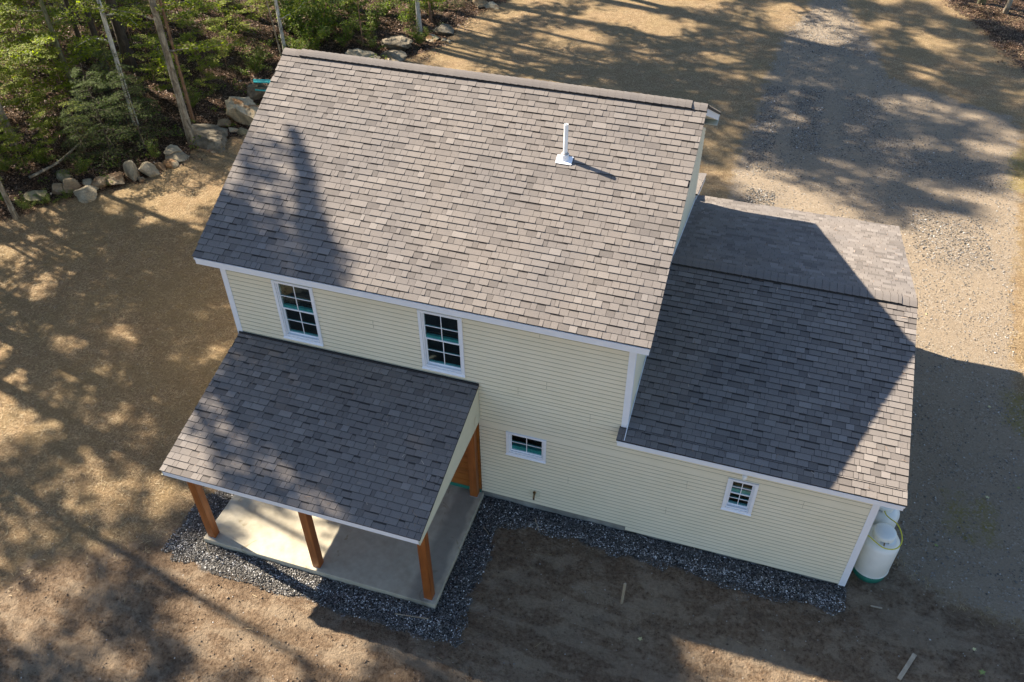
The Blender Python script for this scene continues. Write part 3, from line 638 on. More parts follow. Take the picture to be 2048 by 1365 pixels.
# front porch (mostly hidden behind the house, its corner shows)
fr = roof('front_porch_roof', 2.5, 8.1, 10.35, 2.62, -1, .32, 2.3, 41)
mb = MB(); mb.box((2.5, 10.31, 2.45), (8.09, 10.335, 2.585)); mb.hexa([(8.06, 8.06, 3.10), (8.085, 8.06, 3.10), (8.085, 10.31, 2.45), (8.06, 10.31, 2.45), (8.06, 8.06, 3.30), (8.085, 8.06, 3.30), (8.085, 10.31, 2.59), (8.06, 10.31, 2.59)]); mb.build('fascia', M_WHITE).parent = fr
for x in (2.7, 7.9):
    mb = MB(); mb.box((x-.08, 10.1, .05), (x+.08, 10.26, 2.45)); part(mb, 'front_porch_post', M_WHITE)
mb = MB(); mb.box((2.5, 8.05, -.1), (8.15, 10.5, .2)); part(mb, 'front_porch_slab', M_CONC)

# ------------------------------------------------------------------ propane tanks
def tank(x, y, rz, label):
    z = float(gh(np.array(x), np.array(y)))-.01
    t = tag(empty('propane_tank', (x, y, z), rz), label, 'gas tank', 'propane tanks beside the garage')
    r = .345
    mb = MB(); mb.lathe([(.0, .10), (.20, .10), (.30, .13), (r, .20), (r, .95), (r-.01, 1.0), (r-.045, 1.06), (r-.12, 1.115), (r-.2, 1.14), (0, 1.15)], 48); mb.build('body', M_TANK, t, True)
    mb = MB(); mb.lathe([(r-.001, .185), (r+.006, .187), (r+.006, .203), (r-.001, .205)], 48); mb.build('weld_band', M_TANK, t, True)
    mb = MB(); mb.lathe([(.30, .0), (.325, .0), (.325, .12), (.318, .13), (.30, .13)], 40); mb.build('base_ring', M_TGREEN, t, True)
    mb = MB(); seg = 40; rc = .205
    for k in range(seg):
        if k in range(26, 31): zt = 1.165
        else: zt = 1.115
        a0, a1 = 2*math.pi*k/seg, 2*math.pi*(k+1)/seg
        mb.face([(rc*math.cos(a0), rc*math.sin(a0), zt), (rc*math.cos(a1), rc*math.sin(a1), zt), (rc*math.cos(a1), rc*math.sin(a1), 1.235), (rc*math.cos(a0), rc*math.sin(a0), 1.235)])
    mb.lathe([(rc+.004, 1.222), (rc+.006, 1.235), (rc-.03, 1.262), (.05, 1.275), (0, 1.276)], 40); mb.build('valve_cover', M_TANK, t, True)
    mb = MB(); mb.tube([(.05, -.10, 1.13), (.05, -.10, 1.21)], .03, 12); mb.tube([(.0, -.12, 1.13), (-.04, -.17, 1.17), (-.06, -.23, 1.10)], .012, 8); mb.build('valve', M_BRASS, t)
    return t
tank(13.06, .56, .3, 'white upright gas tank nearest the camera, yellow hose looped around its cover')
tank(13.07, 1.33, -.3, 'white upright gas tank behind the first, half hidden under the garage eave')
mb = MB(); zt = float(gh(np.array(13.06), np.array(.56)))-.01
hp = [(12.64, .50, zt+1.10), (12.76, .40, zt+1.20), (12.90, .33, zt+1.16), (13.05, .26, zt+1.13), (13.20, .27, zt+1.125), (13.32, .36, zt+1.11), (13.39, .52, zt+1.12), (13.37, .70, zt+1.16), (13.27, .82, zt+1.24), (13.16, .92, zt+1.22), (13.09, 1.05, zt+1.17), (13.06, 1.20, zt+1.16)]
def smooth_path(p, k=5):
    out = []; p = [Vector(q) for q in p]
    for i in range(len(p)-1):
        a, b, c, d = p[max(i-1, 0)], p[i], p[i+1], p[min(i+2, len(p)-1)]
        for j in range(k):
            t = j/k; out.append(.5*((2*b)+(c-a)*t+(2*a-5*b+4*c-d)*t*t+(3*b-a-3*c+d)*t**3))
    out.append(p[-1]); return out
mb.tube(smooth_path(hp), .0115, 8); tag(mb.build('gas_hose', M_HOSE, smooth=True), 'thin yellow gas hose curving over the nearest white tank', 'hose')

# ------------------------------------------------------------------ placing by photo position on the ground
def at(px, py, z=.05):
    ray = _f + CR*(px-1024)/FPX - CU*(py-682.5)/FPX; t = (z-CAM[2])/ray[2]; p = CAM+ray*t; return p
def at_g(px, py):
    z = .05
    for _ in range(6):
        p = at(px, py, z); z = float(gh(np.array(p[0]), np.array(p[1])))
    return at(px, py, z)
def ppm(p):
    return FPX/float((np.array(p)-CAM)@_f)

# ------------------------------------------------------------------ boulders
def boulder(px, py, wpx, hpx, kind, label, seed, flat=1.0, grp='boulders of the stone wall at the forest edge'):
    g = at_g(px, py+hpx*.25); k = ppm(g); wid = wpx*(1.2 if wpx < 50 else 1.0)/k; hpx *= 1.15 if wpx < 50 else 1.0; hh = max(.3*wid, (hpx/k-.45*wid)/.85)*flat; dep = wid*random.Random(seed).uniform(.7, .95)
    rnd = random.Random(seed); bm_ = __import__('bmesh').new(); bmesh = __import__('bmesh')
    bmesh.ops.create_icosphere(bm_, subdivisions=4 if wpx > 40 else 3, radius=1)
    planes = []
    for _ in range(11):
        n = Vector((rnd.gauss(0, 1), rnd.gauss(0, 1), rnd.gauss(0, .8))).normalized(); planes.append((n, rnd.uniform(.42, .74)))
    for v in bm_.verts:
        c = v.co.copy()
        for n, d in planes:
            e = c.dot(n)
            if e > d: c -= n*(e-d)
        nz = np.array([c.x*1.7+seed, c.y*1.7+c.z*1.3]); f_ = float(fbm(nz[0:1]*1.5, nz[1:2]*1.5, seed, 3)[0]); f2 = float(fbm(nz[0:1]*6, nz[1:2]*6, seed+9, 2)[0])
        big = wpx > 50; c *= 1.12+f_*(.55 if big else .30)+f2*(.22 if big else .12)
        v.co = Vector((c.x*wid*.60, c.y*dep*.60, c.z*hh*.66))
    me = bpy.data.meshes.new('boulder'); bm_.to_mesh(me); bm_.free(); me.materials.append(ROCK[kind])
    o = bpy.data.objects.new('boulder', me); COL.objects.link(o)
    o.location = (g[0], g[1], g[2]+hh*.22); o.rotation_euler = (0, 0, rnd.uniform(-.5, .5)-.3)
    return tag(o, label, 'boulder', grp)
B = [(75, 388, 36, 24, 'moss', 'low mossy grey stone at the far left end of the stone row'),
 (118, 378, 30, 28, 'brown', 'squat dark brown stone touching the upright tan-brown block near the left end'),
 (142, 374, 27, 32, 'brown', 'upright tan-brown block leaning on the squat dark brown stone'),
 (172, 385, 46, 24, 'grey', 'long low grey slab lying in front of the row, on the straw edge'),
 (194, 374, 14, 10, 'grey', 'fist sized pale stone at the right tip of the long low slab'),
 (176, 364, 24, 20, 'grey', 'small bluish grey stone behind the long low slab'),
 (204, 364, 32, 28, 'brown', 'yellow-brown pitted stone between the bluish stone and the wide brown block'),
 (234, 352, 44, 34, 'brown', 'wide brown block with a pale lit top, widest of the row at the left'),
 (269, 344, 32, 42, 'grey', 'tall pale grey wedge standing upright in the row'),
 (285, 358, 16, 14, 'brown', 'little reddish cobble at the foot of the tall pale wedge'),
 (299, 337, 34, 38, 'grey', 'peaked grey stone right of the tall pale wedge'),
 (323, 333, 22, 20, 'brown', 'small split brown stone right of the peaked stone'),
 (341, 322, 30, 24, 'tan', 'rounded stone with white quartz face beside the split stone'),
 (357, 313, 40, 18, 'grey', 'flat pale ledge stone just above the quartz faced one'),
 (348, 298, 36, 20, 'grey', 'flat topped grey stone behind the pale ledge stone'),
 (128, 350, 32, 18, 'moss', 'rust stained mossy stone set back under the saplings'),
 (425, 267, 92, 50, 'dark', 'big flat dark ledge rock right of the largest tree trunk'),
 (447, 244, 26, 24, 'brown', 'angular brown stone wedged between the dark ledge rock and the great tan boulder'),
 (466, 258, 16, 14, 'grey', 'small whitish stone on the right end of the dark ledge rock'),
 (492, 222, 62, 84, 'tan', 'great tan boulder with rust stains beside the roof edge'),
 (486, 260, 22, 16, 'moss', 'small rounded greenish stone at the foot of the great tan boulder'),
 (516, 178, 44, 46, 'dark', 'dark mossy rock behind the great tan boulder, next to the teal boards'),
 (720, 108, 60, 36, 'grey', 'domed grey boulder just behind the roof ridge'),
 (793, 88, 66, 30, 'dark', 'upper block of the white lichened rock behind the roof ridge'),
 (784, 110, 52, 20, 'dark', 'lower block of the white lichened rock, nearest the ridge'),
 (780, 120, 14, 9, 'tan', 'small buff stone at the foot of the lichened rock'),
 (864, 74, 22, 18, 'tan', 'round buff stone by the bush at the straw edge'),
 (882, 58, 44, 30, 'dark', 'dark slanting rock under the bushes at the straw edge'),
 (888, 79, 10, 7, 'grey', 'pebble sized pale stone, left one in front of the dark slanting rock'),
 (898, 84, 9, 9, 'grey', 'pebble sized pale stone, right one in front of the dark slanting rock'),
 (963, 6, 30, 26, 'brown', 'reddish brown boulder at the top edge of the yard'),
 (986, 11, 26, 12, 'tan', 'low tan stone right of the reddish boulder at the top edge')]
for i, b_ in enumerate(B): boulder(*b_[:6], seed=40+i*3)
# teal foam board scraps
g = at_g(534, 190)
for k, (dx, dz, rz, lb) in enumerate(((0, .45, .25, 'bright teal foam board scrap, upper one behind the great tan boulder'), (.12, .18, .1, 'bright teal foam board scrap, lower one tucked beneath the other'))):
    mb = MB(); mb.box((-.4, -.3, -.02), (.4, .3, .02)); o = mb.build('foam_board', M_TEALB); o.location = (g[0]+dx, g[1]-.1*k, g[2]+dz+.1); o.rotation_euler = (-.25, .15, rz+.3); tag(o, lb, 'foam board', 'teal foam board scraps')

# ------------------------------------------------------------------ small timbers
def stick(p, q, w_, t_, name, label, cat='stick', mat=M_RAWWOOD, up=0.0):
    p = Vector(p); q = Vector(q); d = (q-p); mb = MB(); s = d.cross(Vector((0, 0, 1)));
    s = (s.normalized() if s.length > 1e-3 else Vector((1, 0, 0)))*w_/2; n = s.cross(d).normalized()*t_/2
    mb.hexa([p-s-n, p+s-n, p+s+n, p-s+n, q-s-n, q+s-n, q+s+n, q-s+n]); return tag(mb.build(name, mat), label, cat)
g = at_g(1243, 1206); stick((g[0], g[1], g[2]-.1), (g[0]+.02, g[1]-.03, g[2]+.72), .045, .03, 'wooden_stake', 'weathered wooden stake standing upright in the bare dirt', 'stake')
a, b_ = at_g(1797, 1360), at_g(1829, 1310); stick((a[0], a[1], a[2]+.02), (b_[0], b_[1], b_[2]+.02), .075, .03, 'board', 'pale weathered board lying in the lower right dirt', 'board')
a, b_ = at_g(1741, 1213), at_g(1764, 1218); stick((a[0], a[1], a[2]+.015), (b_[0], b_[1], b_[2]+.015), .03, .015, 'stick', 'short pale wood offcut in the dirt below the garage corner')
a, b_ = at_g(790, 1230), at_g(857, 1240); stick((a[0], a[1], a[2]+.035), (b_[0], b_[1], b_[2]+.035), .02, .012, 'stick', 'thin brown lath lying on the gravel in front of the slab')
a, b_ = at_g(418, 1108), at_g(415, 1086); stick((a[0], a[1], a[2]+.01), (a[0]+.01, a[1]+.02, a[2]+.32), .02, .015, 'wooden_stake', 'little pale stake stuck in gravel by the leftmost porch post', 'stake')
a, b_ = at_g(1078, 1064), at_g(1070, 1040); stick((a[0], a[1], a[2]+.03), (b_[0], b_[1], b_[2]+.05), .018, .014, 'stick', 'bent pale twig on the gravel below the small window')
a, b_ = at_g(978, 1071), at_g(967, 1056); stick((a[0], a[1], a[2]+.03), (b_[0], b_[1], b_[2]+.04), .014, .012, 'stick', 'short pale twig on the gravel beside the slab corner')
a, b_ = at_g(62, 362), at_g(168, 310)
mb = MB(); mb.tube(smooth_path([(a[0], a[1], a[2]+.12), ((a[0]+b_[0])/2+.1, (a[1]+b_[1])/2, (a[2]+b_[2])/2+.22), (b_[0], b_[1], b_[2]+.45)]), [.055-.003*i for i in range(11)], 8); tag(mb.build('fallen_branch', BARK['grey'], smooth=True), 'long bare grey branch fallen across the forest floor behind the stones', 'branch')

# ------------------------------------------------------------------ loose stones, litter (uncountable)
RG = np.random.RandomState(9)
def scatter_poly(poly, n, pad=0.0, jit=.15):
    P = np.array(poly); lo_, hi = P.min(0), P.max(0); out = np.zeros((0, 2))
    while len(out) < n:
        q = RG.uniform(lo_, hi, (n*2, 2)); s = sdf(poly, q[:, 0], q[:, 1]) + (fbm(q[:, 0]*2, q[:, 1]*2, 77, 3))*jit*2
        out = np.vstack([out, q[s > pad]])
    return out[:n]
OCT = np.array([(1,0,0),(0,1,0),(-1,0,0),(0,-1,0),(0,0,1),(0,0,-1)], float)
OF = np.array([(0,1,4),(1,2,4),(2,3,4),(3,0,4),(1,0,5),(2,1,5),(3,2,5),(0,3,5)])
def stones(name, pts, smin, smax, mat, tone, lift=.0):
    n = len(pts); s = RG.uniform(smin, smax, n)[:, None, None]; a = RG.uniform(0, 6.28, n)
    sc = RG.uniform(.6, 1.3, (n, 1, 3)); V = OCT[None]*s*sc + RG.uniform(-.25, .25, (n, 6, 3))*s
    c, sn = np.cos(a)[:, None], np.sin(a)[:, None]; X = V[..., 0]*c-V[..., 1]*sn; Y = V[..., 0]*sn+V[..., 1]*c
    z = gh(pts[:, 0], pts[:, 1])[:, None]+lift*RG.uniform(0, 1, (n, 1))+s[:, :, 0]*.35
    V = np.stack([X+pts[:, 0:1], Y+pts[:, 1:2], V[..., 2]*.8+z], -1).reshape(-1, 3)
    F = (OF[None]+np.arange(n)[:, None, None]*6).reshape(-1, 3)
    return np_mesh(name, V, F, mat, fattrs=dict(tone=np.repeat(tone, 8)))
def stone_mat():
    m, nt, b = new_mat('crushed_stone'); t = attr(nt, 'tone')
    nt.links.new(ramp(nt, t, [(0, (.035, .033, .031)), (.45, (.125, .115, .102)), (.75, (.24, .225, .205)), (.88, (.42, .405, .38)), (1, (.74, .72, .69))]), b.inputs['Base Color']); b.inputs['Roughness'].default_value = .7; return m
M_STONE = stone_mat()
pts = scatter_poly(GRAVEL, 46000, -.10, .42)
# a paler seam along the drip line
drip = np.exp(-((pts[:, 1]+.42)/.10)**2)*(pts[:, 0] > 5.7) + np.exp(-((pts[:, 1]+3.14)/.09)**2)*(pts[:, 0] < 5.4)
pts = pts[(sdf(GRAVEL, pts[:, 0], pts[:, 1]) > -.22)]
pts = pts[~((pts[:, 0] > .05) & (pts[:, 0] < 5.2) & (pts[:, 1] > -2.88)) & ~(pts[:, 1] > -.02)|(pts[:, 0] < .02)]
drip = np.exp(-((pts[:, 1]+.42)/.10)**2)*(pts[:, 0] > 5.7) + np.exp(-((pts[:, 1]+3.14)/.09)**2)*(pts[:, 0] < 5.4)
tone = np.clip(RG.beta(1.3, 2.2, len(pts)) + (RG.rand(len(pts)) < .06+.25*drip)*.6, 0, 1)
tag(stones('crushed_stone', pts, .008, .019, M_STONE, tone, .02), 'dark bluish crushed stone bed along the foundation and slab', 'gravel', kind='stuff')
def tanstone_mat():
    m, nt, b = new_mat('drive_pebble'); t = attr(nt, 'tone')
    nt.links.new(ramp(nt, t, [(0, (.07, .062, .055)), (.5, (.20, .18, .155)), (.85, (.38, .36, .33)), (1, (.66, .64, .60))]), b.inputs['Base Color']); b.inputs['Roughness'].default_value = .8; return m
p1 = scatter_poly(DRIVE, 22000, 0, .3); keep = (p1[:, 1] < 33); p1 = p1[keep]
cl = fbm(p1[:, 0]*.8, p1[:, 1]*.8, 55, 3); p1 = p1[(cl > -.04) | (RG.rand(len(p1)) < .35)]
tag(stones('loose_gravel', p1, .010, .026, tanstone_mat(), RG.beta(1.6, 1.8, len(p1))), 'loose pale gravel scattered over the packed drive', 'gravel', kind='stuff')
p2 = np.vstack([scatter_poly(p, 650, -1.0, 1.6) for p in STONEP])
p2 = p2[sdf(DRIVE, p2[:, 0], p2[:, 1]) > .1]
tag(stones('dark_gravel', p2, .014, .032, M_STONE, np.clip(RG.beta(1.4, 1.8, len(p2)), 0, 1)), 'darker coarse gravel windrows left on the drive', 'gravel', kind='stuff')
p3 = scatter_poly(DIRT, 2600, .1, .3); p3 = p3[(p3[:, 1] > -8) & (sdf(GRAVEL, p3[:, 0], p3[:, 1]) < 0) & ~((p3[:, 0] > 0) & (p3[:, 0] < 5.3) & (p3[:, 1] > -2.9)) & ~((p3[:, 1] > -.05) & (p3[:, 0] < 12.8))]
p4 = scatter_poly(DIRT, 34000, .0, .4); p4 = p4[(p4[:, 1] > -7) & (p4[:, 0] > -4.5) & (p4[:, 0] < 17) & (fbm(p4[:, 0]*1.6, p4[:, 1]*1.6, 66, 3) > RG.uniform(-.25, .12, len(p4))) & (sdf(GRAVEL, p4[:, 0], p4[:, 1]) < 0) & ~((p4[:, 0] > 0) & (p4[:, 0] < 5.3) & (p4[:, 1] > -2.9)) & ~((p4[:, 1] > -.05) & (p4[:, 0] < 12.8))]
def clod_mat():
    m, nt, b = new_mat('soil_clod'); t = attr(nt, 'tone'); nt.links.new(ramp(nt, t, [(0, (.07, .043, .026)), (.6, (.16, .108, .068)), (1, (.30, .22, .15))]), b.inputs['Base Color']); b.inputs['Roughness'].default_value = .98; return m
tag(stones('soil_clods', p4, .006, .026, clod_mat(), RG.beta(2, 2, len(p4))), 'crumbled clods of brown soil over the graded ground', 'soil clods', kind='stuff')
tag(stones('soil_pebbles', p3, .006, .018, tanstone_mat(), RG.beta(2.2, 1.3, len(p3))), 'small pale pebbles dotted over the raked soil', 'pebbles', kind='stuff')
def leaves(name, C, size, mat, tone, flat=.35, smin=.7, smax=1.3, Nv=None, asp=.62):
    """rhombic leaf faces at centres C"""
    n = len(C); s = (RG.uniform(smin, smax, n)*size)[:, None]
    if Nv is None:
        Nv = RG.normal(0, flat, (n, 3)); Nv[:, 2] += 1
    Nv = Nv/np.linalg.norm(Nv, axis=1)[:, None]
    a = RG.normal(size=(n, 3)); a -= (a*Nv).sum(1)[:, None]*Nv; a /= np.linalg.norm(a, axis=1)[:, None]; b = np.cross(Nv, a)
    V = np.stack([C-a*s*.5, C-b*s*.5*asp+Nv*s*.06, C+a*s*.5, C+b*s*.5*asp+Nv*s*.06], 1).reshape(-1, 3)
    return V, np.arange(4*n).reshape(n, 4), tone
fl = scatter_poly([(-28, 22), (-15.5, 1.6), (-9.2, 10.4), (-7.9, 15), (-4.5, 21), (-4.2, 27), (-3, 33), (-20, 38)], 42000, -.3, .6)
V, F, T = leaves('x', np.column_stack([fl, gh(fl[:, 0], fl[:, 1])+RG.uniform(.01, .06, len(fl))]), .085, None, RG.beta(1.6, 1.7, len(fl)), .45)
tag(np_mesh('leaf_litter', V, F, LEAF['litter'], fattrs=dict(tone=T)), 'rust brown fallen leaves covering the forest floor', 'leaf litter', kind='stuff')
fl = scatter_poly([(15.9,33.9),(16.4,32.3),(17.4,30.46),(17.77,28.89),(18.3,27.6),(18.9,25.9),(20.08,22.91),(24,24),(24,38),(15,38)], 6000, -.3, .8)
V, F, T = leaves('x', np.column_stack([fl, gh(fl[:, 0], fl[:, 1])+RG.uniform(.01, .05, len(fl))]), .085, None, RG.beta(1.8, 1.4, len(fl)), .45)
tag(np_mesh('leaf_litter', V, F, LEAF['litter'], fattrs=dict(tone=T)), 'dry leaves under the trees in the upper right corner', 'leaf litter', kind='stuff')
# straw mulch strands
def strands(pts, lmin, lmax, wd, mat, name, tone, lift=.01, zf=None):
    n = len(pts); a = RG.uniform(0, 6.28, n); L = RG.uniform(lmin, lmax, n)/2; dz = RG.uniform(-.012, .02, n); z = (gh(pts[:, 0], pts[:, 1]) if zf is None else zf(pts[:, 0], pts[:, 1]))+lift
    d = np.stack([np.cos(a)*L, np.sin(a)*L, dz], 1); s = np.stack([-np.sin(a), np.cos(a), np.zeros(n)], 1)*wd/2; c = np.column_stack([pts, z+abs(dz)])
    V = np.stack([c-d-s, c-d+s, c+d+s, c+d-s], 1).reshape(-1, 3); return np_mesh(name, V, np.arange(4*n).reshape(n, 4), mat, fattrs=dict(tone=tone))
M_STRAW = leaf_mat('straw_strand', [(.16, .11, .05), (.34, .25, .125), (.50, .39, .22), (.66, .55, .36)], .1, .6)
q = RG.uniform((-14, -7.5), (22, 33), (230000, 2))
dist_ok = (sdf(FOREST_L, q[:, 0], q[:, 1]) < .1) & (sdf(DRIVE, q[:, 0], q[:, 1]) < .15) & (sdf(DIRT, q[:, 0], q[:, 1]) < .5*RG.rand(len(q))-.1) & ~((q[:, 0] > -.1) & (q[:, 0] < 12.8) & (q[:, 1] > -.1) & (q[:, 1] < 8.3)) & (sdf(GRAVEL, q[:, 0], q[:, 1]) < 0) & ~((q[:, 0] > 0) & (q[:, 0] < 5.3) & (q[:, 1] > -2.9) & (q[:, 1] < 1))
q = q[dist_ok & (fbm(q[:, 0]*3, q[:, 1]*3, 91, 3) > RG.uniform(-.3, .1, len(q)))]
tag(strands(q, .05, .12, .007, M_STRAW, 'straw_mulch', RG.beta(2, 2, len(q))), 'dry straw mulch strewn over the seeded yard', 'straw', kind='stuff')
q = scatter_poly(DIRT, 260, .2, .3); q = q[(q[:, 1] > -7) & (q[:, 1] < -.7) & ~((q[:, 0] > -.6) & (q[:, 0] < 5.8) & (q[:, 1] > -3.5))]
tag(strands(q, .04, .15, .008, M_STRAW, 'dirt_twigs', RG.beta(2, 2, len(q)), .025), 'stray bits of straw and twig on the raked soil', 'twigs', kind='stuff')
# needles and twigs blown on the roofs
def zroof(x, y): return np.where(y < YG, GHE+SG*(y+GOE), GHR-SG*(y-YG))+.018
q = RG.uniform((8.3, -.2), (12.85, 7.9), (330, 2)); tag(strands(q, .03, .11, .006, LEAF['litter'], 'roof_needles', RG.uniform(.3, 1, len(q)), .006, zroof), 'fallen needles and twigs scattered on the garage shingles', 'needles', kind='stuff')
q = RG.uniform((.2, -3.0), (5.1, -.1), (260, 2)); tag(strands(q, .02, .09, .006, LEAF['litter'], 'roof_needles', RG.uniform(.3, 1, len(q)), .006, lambda x, y: PZE+PS*(y-PYE)+.018), 'fallen needles scattered on the porch shingles', 'needles', kind='stuff')
# fallen maple leaves you can pick out
LP = [(1008, 1142, 'cream star shaped leaf left of the sunlit dirt wedge'), (1500, 1346, 'x'), ]
def fallen(px, py, size, label, mat):
    g = at_g(px, py); mb = MB(); n = 10; pts = []
    for k in range(n):
        r = size*(.5 if k % 2 == 0 else .22); an = 2*math.pi*k/n; pts.append((r*math.cos(an), r*math.sin(an), .006*(k % 3)))
    for k in range(n): mb.face([(0, 0, .012), pts[k], pts[(k+1) % n]], 0, .97)
    o = mb.build('fallen_leaf', mat); o.location = (g[0], g[1], g[2]+.018); o.rotation_euler = (.1, .05, px*.37); tag(o, label, 'leaf', 'single maple leaves on bare ground')
M_YL = leaf_mat('pale_yellow_leaf', [(.40, .38, .16), (.45, .42, .18), (.5, .46, .22), (.52, .48, .26)], .1); M_GL = leaf_mat('green_fallen_leaf', [(.14, .20, .04), (.16, .22, .05), (.2, .26, .06), (.24, .3, .08)], .1)
for a in ((1280, 1279, .12, 'cream coloured leaf at the tip of the sunlit dirt wedge', M_YL), (1974, 996, .11, 'pale leaf on the shaded gravel right of the garage', M_YL), (1872, 1092, .10, 'yellow-green leaf on the gravel beside the gas tanks', M_GL),
          (1964, 1346, .14, 'green leaf in the bottom right corner dirt', M_GL), (1948, 1300, .09, 'tan curled leaf above the bottom right green leaf', M_YL), (1978, 815, .10, 'orange-tan leaf on the gravel just below the shadow edge', M_YL),
          (2036, 977, .07, 'green leaf at the right edge of the gravel', M_GL), (1852, 630, .09, 'pale leaf on the sunlit gravel beside the garage ridge end', M_YL)): fallen(*a)

# ------------------------------------------------------------------ trees
def limb(mb, p, d, L, r, rnd, droop=0, n=5, seg=5):
    P = [Vector(p)]; d = Vector(d).normalized()
    for i in range(n):
        d = (d+Vector((rnd.gauss(0, .12), rnd.gauss(0, .12), rnd.gauss(0, .08)-droop))).normalized(); P.append(P[-1]+d*L/n)
    mb.tube(P, [r*(1-.85*i/n)+.003 for i in range(n+1)], seg); return P
def trunk_mesh(mb, h, r, rnd, lean=(0, 0), top=None, seg=10, flare=1.35):
    n = 16; P = []; wob = (rnd.uniform(-1, 1), rnd.uniform(-1, 1), rnd.uniform(.5, 1.5), rnd.uniform(0, 6))
    for i in range(n+1):
        t = i/n; P.append(Vector((lean[0]*t*h+.012*h*wob[0]*math.sin(t*5*wob[2]+wob[3])*t, lean[1]*t*h+.012*h*wob[1]*math.sin(t*4+wob[3])*t, -.25+t*(h+.25))))
    rad = [r*(1-.82*(i/n)**1.1)*(1+(flare-1)*max(0, 1-i/1.3)) for i in range(n+1)]
    mb.tube(P, rad, seg); return P
def pts_in_clump(c, rx, rz, n):
    u = RG.normal(size=(n, 3)); u /= np.linalg.norm(u, axis=1)[:, None]; rr = RG.rand(n)**(1/2.2)
    return c + u*rr[:, None]*np.array([rx, rx, rz])
CANOPY = {}
def canopy_meshes(variant):
    """trunk with limbs + a crown of leaf faces, unit: metres for a 16 m tree"""
    if variant in CANOPY: return CANOPY[variant]
    rnd = random.Random(100+variant); mb = MB(); h = 16; P = trunk_mesh(mb, h, .13 if variant != 5 else .10, rnd, (rnd.uniform(-.02, .02), rnd.uniform(-.02, .02)))
    C = []; conifer = variant == 3; high = variant == 4
    if conifer:
        for k in range(46):
            t = .30+.68*k/46; b = P[min(16, int(t*16))]; z = t*h; an = k*2.4; L = (1-t)*3.4+.35
            q = limb(mb, (b.x, b.y, z), (math.cos(an), math.sin(an), .1), L, .035*(1-t)+.012, rnd, .05)
            for j, s in enumerate(q[1:]): C.append(pts_in_clump(np.array(s), .42, .16, 60))
    else:
        for k in range(22 if high else 24 if variant == 5 else 20):
            t = rnd.uniform(.72, .98) if high else rnd.uniform(.2, .97) if variant == 5 else rnd.uniform((.50, .36, .44)[variant % 3], .97); b = P[int(t*16)]; an = rnd.uniform(0, 6.28); el = rnd.uniform(.1, .9); L = rnd.uniform(1.4, 3.1)*(1.15-.6*min(.45, abs(t-.65))/.35)
            q = limb(mb, (b.x, b.y, t*h), (math.cos(an)*math.cos(el), math.sin(an)*math.cos(el), math.sin(el)), L, .06, rnd, -.01)
            for s in q[2:]: C.append(pts_in_clump(np.array(s)+RG.normal(0, .15, 3), *((.34, .20, 42) if variant == 5 else (rnd.uniform(.38, .60), rnd.uniform(.2, .34), 46))))
    tm = mb.build('trunk_src', BARK['grey' if not conifer else 'dark'], smooth=True).data
    C = np.vstack(C); V, F, T = leaves('x', C, .17 if not conifer else .13, None, RG.beta(2, 2, len(C)), .55)
    cm = np_mesh('crown_src', V, F, LEAF['canopy' if not conifer else 'hemlock'], fattrs=dict(tone=T)).data
    for n_ in ('trunk_src', 'crown_src'):
        for o in [o for o in bpy.data.objects if o.name.startswith(n_)]: bpy.data.objects.remove(o)
    CANOPY[variant] = (tm, cm); return tm, cm
def canopy_tree(x, y, h, variant, label, grp, sc=1.0):
    tm, cm = canopy_meshes(variant); z = float(gh(np.array(x), np.array(y)))
    t = tag(empty('forest_tree', (x, y, z), RG.uniform(0, 6.28)), label, 'tree', grp); s = h/16; t.scale = (s*sc, s*sc, s)
    for n_, m in (('trunk', tm), ('crown', cm)):
        o = bpy.data.objects.new(n_, m); COL.objects.link(o); o.parent = t
    return t
# individually built trunks that show in the photo; crowns rise out of the picture
def seen_tree(px, py, h, r, bark, lean, label, crown=True, limbs=(), seed=0, cb=.5, variant=0):
    g = at_g(px, py); rnd = random.Random(seed); t = tag(empty('forest_tree', tuple(g)), label, 'tree', 'trees in the upper left woods' if px < 1500 else 'trees in the upper right corner')
    mb = MB(); P = trunk_mesh(mb, h, r, rnd, lean); C = []; low = []
    for z, an, L, el in limbs:
        b = P[int(min(1, (z+.25)/(h+.25))*16)]; f_ = ((z+.25)/(h+.25)*16) % 1; b2 = P[min(16, int((z+.25)/(h+.25)*16)+1)]; b = b.lerp(b2, f_)
        q = limb(mb, b, (math.cos(an)*math.cos(el), math.sin(an)*math.cos(el), math.sin(el)), L, .028, rnd, .02, 7)
        for s in q[2:]: low.append(pts_in_clump(np.array(s), .38, .08, int(42)))
    if crown:
        for k in range(20):
            tt = rnd.uniform(cb, .97); b = P[int(tt*16)]; an = rnd.uniform(0, 6.28); el = rnd.uniform(.1, .9)
            q = limb(mb, b, (math.cos(an)*math.cos(el), math.sin(an)*math.cos(el), math.sin(el)), rnd.uniform(1.2, 2.6), .05, rnd)
            for s in q[2:]: C.append(pts_in_clump(np.array(s), .6, .3, 55))
    mb.build('trunk', BARK[bark], t, True)
    if C or low:
        parts_ = ([np.vstack(C)] if C else [])+([np.vstack(low)] if low else []); A = np.vstack(parts_); nC = len(A)-(len(parts_[-1]) if low else 0)
        V, F, T = leaves('x', A, .115, None, RG.beta(2, 2, len(A)), .4, .6, 1.2)
        np_mesh('crown', V, F, LEAF['maple'], fattrs=dict(tone=T), parent=t)
    return t
PI = math.pi
seen_tree(385, 286, 15, .13, 'grey', (-.01, 0), 'largest pale barked trunk, rising beside the dark ledge rock', limbs=((3.3, .1, 2.4, .25), (2.4, 2.6, 1.9, .3), (4.3, 3.0, 2.6, .1), (4.6, .2, 1.6, .4)), seed=1, cb=.5)
